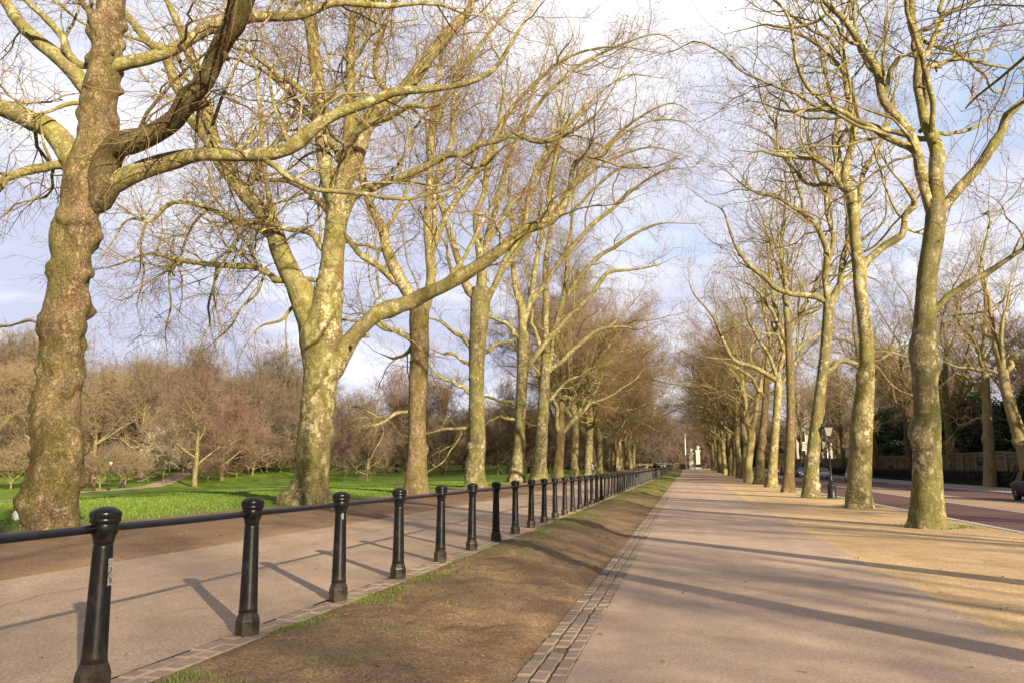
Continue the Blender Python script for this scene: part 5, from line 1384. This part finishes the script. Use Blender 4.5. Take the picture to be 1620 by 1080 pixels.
for k, (px, y, c, lb) in enumerate([(1011.5, 118, 0, 'left one of two dark clad people far along the railed left path'), (1018, 121, 1, 'right one of two dark clad people far along the railed left path'), (1028.5, 128, 0, 'dark clad person walking ahead of the crowd on the far left path'), (1035, 132, 5, 'dark clad person close behind another on the far left path'),
        (1042, 146, 3, 'person in dark blue in the crowd along the far railing'), (1046, 150, 2, 'person in reddish brown jacket in the crowd along the far railing'), (1051, 160, 4, 'person in pale grey jacket in the crowd along the far railing'), (1056.5, 170, 0, 'person in black near the end of the far railing'), (1061, 180, 1, 'last person in dark clothes at the end of the far railing')]):
    x = float(at(px, 735, y)[0])
    person(x, y, k % 3, (*PC[c], 1), lb, rng.choice([0.1, 3.1, 2.9]), rng.uniform(.96, 1.05), 'people walking on the far left path')
for k, (px, y, c, lb) in enumerate([(1099, 222, 0, 'lone dark figure walking where the main path ends'), (1089, 236, 1, 'small dark figure left of the stone pillar at the end of the path')]):
    person(float(at(px, 735, y)[0]), y, k, (*PC[c], 1), lb, 3.1, 1.0, 'people at the end of the main path')
x_ = float(at(933, 730, 96)[0])
person(x_, 99, 1, (0.01, 0.20, 0.20, 1), 'person in a teal coat half hidden behind the left row trunks', 1.2, 1.02)
p = onground(454, 742); person(p[0]*.8, p[1]*.8, 0, (0.02, 0.02, 0.03, 1), 'tiny dark figure on the far lawn left of the mottled trunk', 0.4) if False else None
xx, yy = groundx(393, 172); person(xx, yy, 2, (0.2, 0.16, 0.16, 1), 'tiny far figure on the lawn under the tall plane with the orange trunk', 1.0)
# crumpled white bag on the lawn
p = onground(25, 822)
mb = MB(); mb.ball((0, 0, .13), .15, 0, 20, 14, (.75, .6, 1.15), lambda v: v*(1+0.35*(fbm(v*2.6+3, 5, 3)-.5)[..., None])*np.array([1, 1, 1])*(1-.28*np.clip(v[..., 2:3], 0, 1)))
tag(mb.build('paper_bag', M['paper_white'], None, tuple(p)), 'small crumpled white bag on the grass left of the burred trunk', 'bag')

# ------------------------------------------------------------------ cars
def car(loc, rz, color, label, L=4.3, W=1.78, H=1.46, kind='hatch', group=None):
    r = empty('car', loc, label, 'car', group, rz)
    hl = L/2
    # side profile stations (y along the car, front = +): lower body belt height, then glasshouse
    st = np.linspace(-hl, hl, 23)
    def belt(y):
        t = (y+hl)/L
        zz = np.interp(t, [0, .03, .1, .62, .74, .93, .975, 1], [.70, .86, .93, .93, .90, .74, .66, .55])*(H/1.46)
        return zz
    def sill(y):
        t = (y+hl)/L
        return np.interp(t, [0, .05, .5, .95, 1], [.42, .24, .20, .22, .36])
    def halfw(y):
        t = (y+hl)/L
        return W/2*np.interp(t, [0, .04, .12, .85, .95, 1], [.78, .92, 1, 1, .9, .66])
    rows = []
    for y in st:
        b, s, w = belt(y), sill(y), halfw(y)
        m_ = s+(b-s)*.55
        rows.append([(-w*.90, y, s), (-w*.99, y, s+.12), (-w, y, m_), (-w*.95, y, b-.05), (-w*.86, y, b), (-w*.4, y, b+.02), (w*.4, y, b+.02), (w*.86, y, b), (w*.95, y, b-.05), (w, y, m_), (w*.99, y, s+.12), (w*.90, y, s)])
    V = np.array(rows); n, m = V.shape[:2]
    i = np.arange(n-1)[:, None]*m; j = np.arange(m)[None]; k2 = (j+1) % m
    mb = MB(); mb.add(V.reshape(-1, 3), np.stack([i+j, i+k2, i+m+k2, i+m+j], -1).reshape(-1, 4), 0, True)
    mb.add(V[0], [list(range(m))], 0, False); mb.add(V[-1], [list(range(m))[::-1]], 0, False)
    bd = mb.build('body', M['paint'], r); bd.color = color
    # glasshouse loft
    tops = dict(hatch=(.02, .10, .52, .70), estate=(.0, .06, .55, .72), suv=(.03, .09, .55, .70))[kind]
    t0, t1, t2, t3 = tops
    def gh(t_, z, w): return (-w, -hl+t_*L, z), (w, -hl+t_*L, z)
    B = H
    lo = belt(0)+.0
    a = [gh(t0+.015, lo-.02, W*.41), gh(t3+.02, lo-.04, W*.42), gh(t2, B-.05, W*.33), gh(t1+.03, B-.05, W*.33)]
    v = [p_ for pr in a for p_ in pr]  # 0,1 rear low; 2,3 front low; 4,5 front top; 6,7 rear top
    mb = MB(); mb.add(v, [(0, 2, 4, 6), (1, 7, 5, 3), (2, 3, 5, 4), (0, 6, 7, 1), (6, 4, 5, 7)], 0, False)
    mb.build('window', M['car_glass'], r)
    mb = MB(); zt = B
    y0, y1 = -hl+(t1+.02)*L, -hl+t2*L
    ygrid = np.linspace(y0, y1, 8); xg = np.linspace(-1, 1, 7)
    X, Y = np.meshgrid(xg, ygrid)
    Zr = zt-.055*np.abs(X)**2.5-.05*((Y-(y0+y1)/2)/((y1-y0)/2))**4
    P = np.stack([X*W*.345, Y, Zr], -1)
    ii = np.arange(7)[:, None]*7; jj = np.arange(6)[None]
    fq = np.stack([ii+jj, ii+jj+1, ii+8+jj, ii+7+jj], -1).reshape(-1, 4)
    mb.add(P.reshape(-1, 3), fq); mb.add((P-[0, 0, .045]).reshape(-1, 3), fq[:, ::-1])
    for s in (-1, 1):   # pillars
        for (ta, za, tb, zb) in ((t3+.015, lo-.03, t2-.003, B-.05), (t0+.03, lo-.02, t1+.035, B-.05), ((t1+t2)/2+.02, lo, (t1+t2)/2+.01, B-.04)):
            mb.tubes(np.array([[s*W*.425, -hl+ta*L, za], [s*W*.338, -hl+tb*L, zb]]), np.array([.05, .04]), 6)
    ro = mb.build('roof', M['paint'], r); ro.color = color
    for sx in (-1, 1):
        for ty in (.19, .81):
            w = MB(); a = np.arange(25)*2*PI/24
            y_ = -hl+ty*L; R_ = .325*(H/1.46)**.5
            o = empty('wheel', (sx*(W/2-.10), y_, R_)); o.parent = r
            t_ = MB(); t_.lathe([(R_*.66, -.105), (R_*.94, -.105), (R_, -.07), (R_, .07), (R_*.94, .105), (R_*.66, .105)], 24)
            to = t_.build('tyre', M['tyre'], o); to.rotation_euler = (0, PI/2, 0)
            t_ = MB(); t_.lathe([(R_*.67, -.10), (R_*.62, .085), (R_*.2, .07), (.02, .09)], 20)
            for q_ in range(5):
                an = q_*2*PI/5; t_.tubes(np.array([[.03*math.cos(an), .03*math.sin(an), .085], [R_*.62*math.cos(an), R_*.62*math.sin(an), .092]]), np.array([.03, .02]), 6)
            to = t_.build('rim', M['rim_alloy'], o); to.rotation_euler = (0, PI/2*sx, 0)
            mb2 = MB(); mb2.ball((0, 0, 0), R_*1.12, 0, 18, 10, (.22, 1, 1)); ar = mb2.build('wheel_arch', M['trim_black'], r); ar.location = (sx*(W/2-.085), y_, R_+.02)
    for sx in (-1, 1):
        mb = MB(); mb.ball((sx*W*.34, hl-.13, .64*(H/1.46)), .15, 0, 14, 8, (1, .55, .55)); mb.build('headlight', M['lens'], r)
        mb = MB(); mb.box(sx*W*.40-.09, sx*W*.40+.09, -hl-.01, -hl+.12, .70, .90, 0, .03); mb.build('tail_light', M['tail_red'], r)
        mb = MB(); mb.ball((sx*(W/2+.07), hl-L*.30, lo+.06), .11, 0, 12, 8, (.9, .55, .7)); mo = mb.build('mirror', M['paint'], r); mo.color = color
    mb = MB(); mb.box(-.26, .26, hl-.02, hl+.012, .40, .51, 0, .004); mb.build('number_plate', M['plate_white'], r)
    mb = MB(); mb.box(-W*.26, W*.26, hl-.10, hl-.005, .52, .62, 0, .02); mb.build('grille', M['trim_black'], r)
    return r
def carat(px, y, x, rz, *a, **k):
    car((x, y, float(h(x, y))+.004), rz, *a, **k)
carat(0, 46.2, 17.95, PI, (0.012, 0.014, 0.02, 1), 'dark grey hatchback cut off by the right edge of the picture on the far lane', 4.5, 1.86, 1.62, 'suv')
carat(0, 113, 17.6, PI, (0.42, 0.43, 0.46, 1), 'silver hatchback driving toward the viewer just left of the Victorian lamp post', 4.2, 1.76, 1.48)
carat(0, 132, 17.6, PI, (0.10, 0.15, 0.30, 1), 'blue hatchback driving toward the viewer between two right row trunks', 4.2, 1.76, 1.48)
carat(0, 91.5, 17.75, PI, (0.6, 0.6, 0.62, 1), 'white car half hidden behind the second right row trunk', 4.4, 1.82, 1.6, 'suv')
carat(0, 152, 17.6, PI, (0.03, 0.035, 0.06, 1), 'small dark blue car far up the road behind a right row trunk', 4.3, 1.8, 1.5)
carat(0, 174, 17.6, PI, (0.6, 0.6, 0.62, 1), 'small far white car up the road between right row trunks', 4.3, 1.8, 1.5)
carat(0, 128, 10.3, PI, (0.05, 0.09, 0.35, 1), 'bright blue car far up the road right of the sunlit slim tree', 4.3, 1.8, 1.5)
rng = random.Random(23)
for k, px in enumerate((1040, 1046, 1052, 1059, 1066, 1072)):
    y = 262+rng.uniform(-4, 8); x = float(at(px, 730, y)[0])
    carat(0, y, x, PI/2, [(0.7, 0.7, 0.7, 1), (0.05, 0.05, 0.06, 1), (0.75, 0.75, 0.74, 1), (0.3, 0.02, 0.02, 1)][k % 4], 'tiny far car crossing beyond the end of the avenue', 4.3, 1.8, 1.6, 'hatch', 'far cars crossing beyond the avenue')
for k, px in enumerate((1101, 1106)):
    y = 268; x = float(at(px, 730, y)[0])
    carat(0, y, x, PI/2, [(0.03, 0.04, 0.10, 1), (0.05, 0.05, 0.06, 1)][k], 'tiny dark far car right of the stone pillars beyond the path', 4.3, 1.8, 1.6, 'hatch', 'far dark cars right of the pillars')

# ------------------------------------------------------------------ end of the avenue: pillars with statues, pole, low wall
def pillar(px, y, hh, label):
    x = float(at(px, 730, y)[0]); r = empty('stone_pillar', (x, y, float(h(x, y))), label, 'pillar')
    mb = MB(); mb.box(-.95, .95, -.95, .95, -.3, .5, 0, .05); mb.box(-.8, .8, -.8, .8, .5, .9, 0, .05); mb.build('plinth', M['portland'], r)
    mb = MB(); mb.box(-.62, .62, -.62, .62, .9, hh-.5, 0, .04); mb.build('shaft', M['portland'], r)
    mb = MB(); mb.box(-.75, .75, -.75, .75, hh-.5, hh-.3, 0, .04); mb.box(-.85, .85, -.85, .85, hh-.297, hh, 0, .05); mb.build('capital', M['portland'], r)
    N = [((0, 0, hh+.55), (.34, .3)), ((0, .02, hh+1.0), (.36, .28)), ((0, .03, hh+1.3), .13), ((0, .05, hh+1.5), (.17, .19)), ((-.2, .1, hh+.1), .22), ((.2, .1, hh+.1), .22), ((-.5, .05, hh+.75), .11), ((-.55, .3, hh+.5), .08), ((.55, .1, hh+.8), .11), ((.7, .25, hh+1.3), .07)]
    me = skinned('statue', N, [(0, 1), (1, 2), (2, 3), (0, 4), (0, 5), (1, 6), (6, 7), (1, 8), (8, 9)]); me.materials.append(M['portland'])
    o = D.objects.new('statue', me); COL.objects.link(o); o.parent = r
pillar(1093.5, 252, 4.9, 'pale stone pillar topped by a statue at the end of the main path')
pillar(1104.5, 268, 6.0, 'second stone pillar with a taller statue, just right of and behind the first')
x_ = float(at(1085, 730, 272)[0]); r = empty('flagpole', (x_, 272, float(h(x_, 272))), 'tall white tapering pole left of the stone pillars at the end of the path', 'pole')
MB().lathe([(.45, -.3), (.45, .5), (.22, .6), (.18, 5), (.10, 9), (.04, 11)], 10).build('pole', M['white_paint'], r)
MB().lathe([(.6, -.2), (.6, .3), (.5, .35)], 12).build('base', M['portland'], r)
MB().ball((0, 0, 11.1), .16).build('finial', M['white_paint'], r)
mb = MB()
for k in range(12):
    x0 = -24+k*2.0; mb.box(x0, x0+1.99, 254.5, 255.0, float(h(x0, 255))-.4, float(h(x0, 255))+1.35, 0, .02); mb.box(x0-.02, x0+1.95, 254.42, 255.08, float(h(x0, 255))+1.352, float(h(x0, 255))+1.5, 1, .02)
tag(mb.build('low_wall', [M['wall_stone'], M['coping_stone']]), 'low brown stone wall across the far end of the verge', 'wall')
mb = MB(); mb.box(-22, 60, 256, 276, float(h(0, 262))-.25, float(h(0, 262))+.02)
tag(mb.build('cross_road', M['road_tan']), kind='structure')

# ------------------------------------------------------------------ garden wall, railing, hedge and evergreens across the road
mb = MB(); pil = MB(); cop = MB()
y = 26.0
r = empty('garden_wall', (29.2, 26, 0), 'long tan stone garden wall with recessed panels across the road', 'wall')
while y < 250:
    z0 = float(h(29, y)); zt = z0+2.75+.12*((int(y/16)) % 2)
    mb.box(-.18, .18, y-26, y-26+3.99, z0-.5, zt)
    pil.box(-.34, -.183, y-26, y-26+.42, z0-.5, zt-.003); pil.box(-.28, -.183, y-26+.42, y-26+3.99, z0-.5, z0+.45); pil.box(-.28, -.183, y-26+.42, y-26+3.99, zt-.35, zt-.004)
    cop.box(-.42, .30, y-26, y-26+3.995, zt+.001, zt+.16)
    y += 4.0
mb.build('panel', M['wall_stone'], r); pil.build('pilaster', M['coping_stone'], r); cop.build('coping', M['coping_stone'], r)
# railing
r = empty('railing', (24.6, 28, 0), 'black iron railing along the back of the far pavement', 'railing')
mb = MB(); top = MB()
yy = np.arange(28, 200, 0.13)
P0 = np.stack([yy*0, yy-28, h(24.3+0*yy, yy)-.05], 1); P1 = P0+np.array([0, 0, 1.35])
mb.tubes(np.stack([P0, P1], 1), np.full((len(yy), 2), .011), 4, 0, smooth=False)
mb.build('bars', M['iron_dark'], r)
for zz in (.2, 1.22):
    y2 = np.arange(28, 201, 2.0); top.tubes(np.stack([y2*0, y2-28, h(24.3+0*y2, y2)+zz], 1), np.full(len(y2), .02), 4)
top.build('rail', M['iron_dark'], r)
mb = MB()
for y in np.arange(28, 200, 2.6): z0 = float(h(24.3, y)); mb.box(-.03, .03, y-28-.03, y-28+.03, z0-.1, z0+1.45)
tag(mb.build('post', M['iron_dark'], r), kind='stuff')

RL = np.random.default_rng(77)
def leafcloud(blobs, n, smin, smax, mat, name):
    """leaf cards spread through the blobs (x,y,z,rx,ry,rz), denser toward the surface"""
    C = []
    b = np.array(blobs, float); w = b[:, 3]*b[:, 4]*b[:, 5]; k = RL.choice(len(b), n, p=w/w.sum())
    d = RL.normal(size=(n, 3)); d /= np.linalg.norm(d, axis=1, keepdims=True)
    rr = RL.uniform(.35, 1.06, n)**.6
    C = b[k, :3]+d*rr[:, None]*b[k, 3:6]
    s = RL.uniform(smin, smax, n)
    u = RL.normal(size=(n, 3)); u /= np.linalg.norm(u, axis=1, keepdims=True)
    v = np.cross(u, d); v /= np.linalg.norm(v, axis=1, keepdims=True)+1e-6
    mb = MB()
    A, B = u*s[:, None], v*(s*.5)[:, None]
    vv = np.stack([C-A, C-A*.1+B, C+A, C-A*.1-B], 1).reshape(-1, 3)
    mb.add(vv, np.arange(n*4).reshape(-1, 4), 0, False)
    return mb.mesh(name, M[mat])
# clipped hedge behind the railing
mb = MB(); n = 60000
Yh = RL.uniform(28, 190, n)*1.0; Yh = 28+(Yh-28)**1.0
Xh = 25.25+RL.uniform(-.42, .42, n); Zh = RL.uniform(0, 1.12, n)
e = RL.integers(0, 3, n); Xh = np.where(e == 0, 24.85+RL.normal(0, .05, n), Xh); Zh = np.where(e == 1, 1.1+RL.normal(0, .05, n), Zh)
C = np.stack([Xh, Yh, Zh+h(24.3+0*Xh, Yh)], 1); u = RL.normal(size=(n, 3)); u /= np.linalg.norm(u, axis=1, keepdims=True); v = np.cross(u, RL.normal(size=(n, 3))); v /= np.linalg.norm(v, axis=1, keepdims=True)
s = RL.uniform(.06, .13, n)[:, None]; mb.quads(C, u*s, v*s*.6)
tag(mb.build('hedge', M['hedge_leaf']), 'low dark clipped hedge behind the black railing', 'hedge')
# evergreens over the wall
EV = []
for sd, H_ in ((1, 7.0), (2, 9.5), (3, 5.5)):
    R_ = np.random.default_rng(sd); bl = []
    for k in range(26):
        zt = R_.uniform(.6, H_*.9); rr = (1-(zt/H_)**1.6)*2.7+.5; a = R_.uniform(0, 6.28); q_ = rr*R_.uniform(.2, .9)
        bl.append((q_*math.cos(a), q_*math.sin(a), zt, R_.uniform(.6, 1.2), R_.uniform(.6, 1.2), R_.uniform(.5, 1.0)))
    tr = MB(); tr.tubes(np.array([[0, 0, -.3], [.1, 0, H_*.4], [0, .1, H_*.85]]), np.array([.2, .14, .04]), 8)
    for k in range(12): b = bl[k]; tr.tubes(np.array([[0, 0, max(.3, b[2]-1)], [b[0]*.6, b[1]*.6, b[2]-.3], [b[0], b[1], b[2]]]), np.array([.06, .04, .02]), 5)
    EV.append((tr.mesh('trunk', M['bark_brown']), leafcloud(bl, 7000, .10, .22, 'leaf_dark', 'crown'), leafcloud(bl, 5000, .09, .2, 'leaf_bright', 'crown')))
rng = random.Random(31)
k = 0
for y in np.arange(50, 150, 5.0):
    for row in (0, 1):
        t = EV[rng.choice([0, 1, 2])]
        r = plant('evergreen_shrub', (t[0], t[1] if rng.random() < .7 else t[2]), 32.0+row*4+rng.uniform(-.8, .8), y+rng.uniform(-1.2, 1.2), 'dense dark evergreen shrub leaning over the garden wall', 'shrub', 'evergreen shrubs behind the garden wall', rng.uniform(0, 6.28), rng.uniform(.8, 1.25)*(1.0 if row == 0 else 1.15))
# tall dark evergreens at the right edge
for x, y, s in ((38, 66, 1.9), (40, 76, 1.7), (37, 58, 1.6)):
    plant('evergreen_tree', EV[1][:2], x, y, 'tall dark evergreen tree above the wall at the right edge of the picture', 'tree', 'tall evergreens above the wall', rng.uniform(0, 6.28), s)
# pale house glimpsed between trunks beyond the wall
r = empty('white_house', (37.5, 258, float(h(37, 258))), 'white stuccoed house with dark windows glimpsed between right row trunks', 'house')
mb = MB(); mb.box(-5, 5, -6, 6, -.5, 11); mb.box(-5.3, 5.3, -6.3, 6.3, 11.003, 11.5); mb.build('wall', M['stucco'], r)
for zf in (1.2, 4.6, 8.0):
    for yw in (-4, -1.3, 1.3, 4):
        f_ = MB(); f_.box(-5.06, -4.99, yw-.65, yw+.65, zf, zf+2.1); fo = f_.build('window', M['white_paint'], r)
        f_ = MB(); f_.box(-5.075, -5.062, yw-.52, yw+.52, zf+.1, zf+2.0); f_.build('pane', M['car_glass'], fo)
    for xw in (-3, 0, 3):
        f_ = MB(); f_.box(xw-.65, xw+.65, -6.06, -5.99, zf, zf+2.1); fo = f_.build('window', M['white_paint'], r)
        f_ = MB(); f_.box(xw-.52, xw+.52, -6.075, -6.062, zf+.1, zf+2.0); f_.build('pane', M['car_glass'], fo)
MB().lathe([(7.6, 11.51), (5, 13.4), (.1, 13.5)], 4, 0, smooth=False, rot=PI/4).build('roof', M['pavement_grey'], r)
r.scale = (1, 1, 1.7)
# ------------------------------------------------------------------ sky, sun, camera
SUN_EL, SUN_AZ = rad(16.5), math.atan2(0.655, -0.756)      # azimuth from +y towards +x
sd = np.array([math.sin(SUN_AZ)*math.cos(SUN_EL), math.cos(SUN_AZ)*math.cos(SUN_EL), math.sin(SUN_EL)])
w = D.worlds.new('World'); SC.world = w; w.use_nodes = True
nt = w.node_tree; nt.nodes.clear()
def wn(t, **k):
    n = nt.nodes.new(t)
    for a, b in k.items(): setattr(n, a, b)
    return n
L_ = nt.links.new
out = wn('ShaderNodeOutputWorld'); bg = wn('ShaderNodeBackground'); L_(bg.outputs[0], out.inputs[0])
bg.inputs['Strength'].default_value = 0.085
sky = wn('ShaderNodeTexSky', sky_type='NISHITA'); sky.sun_disc = False
sky.sun_elevation = SUN_EL; sky.sun_rotation = SUN_AZ
sky.air_density = 1.0; sky.dust_density = 1.2; sky.ozone_density = 1.5
tc = wn('ShaderNodeTexCoord'); sep = wn('ShaderNodeSeparateXYZ'); L_(tc.outputs['Generated'], sep.inputs[0])
def wm(op, a, b=0.0, clamp=False):
    n = wn('ShaderNodeMath', operation=op, use_clamp=clamp)
    for i, v in enumerate((a, b)):
        if isinstance(v, (int, float)): n.inputs[i].default_value = v
        else: L_(v, n.inputs[i])
    return n.outputs[0]
den = wm('ADD', wm('MAXIMUM', sep.outputs[2], 0.0), 0.16)
cx = wn('ShaderNodeCombineXYZ'); L_(wm('DIVIDE', sep.outputs[0], den), cx.inputs[0]); L_(wm('DIVIDE', sep.outputs[1], den), cx.inputs[1])
def wnoise(sc, det, rough, dist=0.0, loc=0.0):
    mp = wn('ShaderNodeMapping'); L_(cx.outputs[0], mp.inputs[0]); mp.inputs['Location'].default_value = (loc, loc*.7, 0); mp.inputs['Scale'].default_value = (1.0, 0.75, 1)
    n = wn('ShaderNodeTexNoise'); L_(mp.outputs[0], n.inputs['Vector']); n.inputs['Scale'].default_value = sc; n.inputs['Detail'].default_value = det; n.inputs['Roughness'].default_value = rough; n.inputs['Distortion'].default_value = dist
    return n.outputs['Fac']
def wramp(f, st):
    n = wn('ShaderNodeValToRGB'); L_(f, n.inputs[0]); e = n.color_ramp.elements
    while len(e) < len(st): e.new(.5)
    for i, (p_, c_) in enumerate(st): e[i].position = p_; e[i].color = (c_, c_, c_, 1) if isinstance(c_, (int, float)) else (*c_, 1)
    return n.outputs[0]
def wmix(f, a, b):
    n = wn('ShaderNodeMix', data_type='RGBA')
    for i, v in ((0, f), (6, a), (7, b)):
        if isinstance(v, tuple): n.inputs[i].default_value = (*v, 1)
        elif isinstance(v, (int, float)): n.inputs[i].default_value = v
        else: L_(v, n.inputs[i])
    return n.outputs[2]
n1 = wnoise(0.9, 7, 0.58, 0.6, 3.1); n2 = wnoise(1.25, 7, 0.6, 0.8, 9.7)
# more blue to the right (+x) and overhead, lavender cloud to the left
bias = wm('MULTIPLY', sep.outputs[0], -0.30)
bias = wm('ADD', bias, wm('MULTIPLY', sep.outputs[2], -0.16))
cover = wramp(wm('ADD', n1, wm('ADD', bias, 0.215)), [(0.40, 0.0), (0.56, 1.0)])
lav = wramp(wm('ADD', wm('ADD', n2, wm('MULTIPLY', sep.outputs[0], -0.16)), wm('ADD', wm('MULTIPLY', sep.outputs[2], -0.22), 0.08)), [(0.40, (5.8, 5.8, 6.05)), (0.66, (3.3, 3.5, 4.45))])
blue = wmix(0.45, sky.outputs[0], (2.4, 3.5, 5.3))
L_(wmix(cover, blue, lav), bg.inputs['Color'])
# sky strength dimmed overhead and behind the viewer, added to cut ambient fill
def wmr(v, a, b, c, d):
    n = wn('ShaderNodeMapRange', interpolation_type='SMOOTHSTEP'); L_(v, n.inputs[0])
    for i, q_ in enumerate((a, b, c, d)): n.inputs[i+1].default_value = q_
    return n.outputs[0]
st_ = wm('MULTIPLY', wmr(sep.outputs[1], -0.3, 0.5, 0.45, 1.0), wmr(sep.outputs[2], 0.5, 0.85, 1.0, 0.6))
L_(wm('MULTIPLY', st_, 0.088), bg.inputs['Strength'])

sl = D.lights.new('sun', 'SUN'); sl.energy = 5.0; sl.angle = rad(0.55); sl.color = (1.0, 0.83, 0.58)
so = D.objects.new('sun', sl); COL.objects.link(so)
so.rotation_euler = Vector(tuple(sd)).to_track_quat('Z', 'Y').to_euler(); so.location = (60, -60, 40)

cd = D.cameras.new('camera'); co = D.objects.new('camera', cd); COL.objects.link(co)
co.location = tuple(CAM)
co.matrix_world = Matrix(((RT[0], UP[0], -FW[0], CAM[0]), (RT[1], UP[1], -FW[1], CAM[1]), (RT[2], UP[2], -FW[2], CAM[2]), (0, 0, 0, 1)))
cd.sensor_width = 36.0; cd.lens = 36.0*FPX/PW; cd.clip_start = 0.05; cd.clip_end = 4000
SC.camera = co
SC.view_settings.view_transform = 'Standard'; SC.view_settings.look = 'None'
SC.view_settings.exposure = 1.24; SC.view_settings.gamma = 1.0
try: SC.view_settings.use_curve_mapping = False
except Exception: pass
SC.render.engine = 'CYCLES'
SC.cycles.max_bounces = 5; SC.cycles.diffuse_bounces = 2; SC.cycles.glossy_bounces = 2; SC.cycles.transparent_max_bounces = 4
SC.cycles.use_denoising = True
SC.render.film_transparent = False
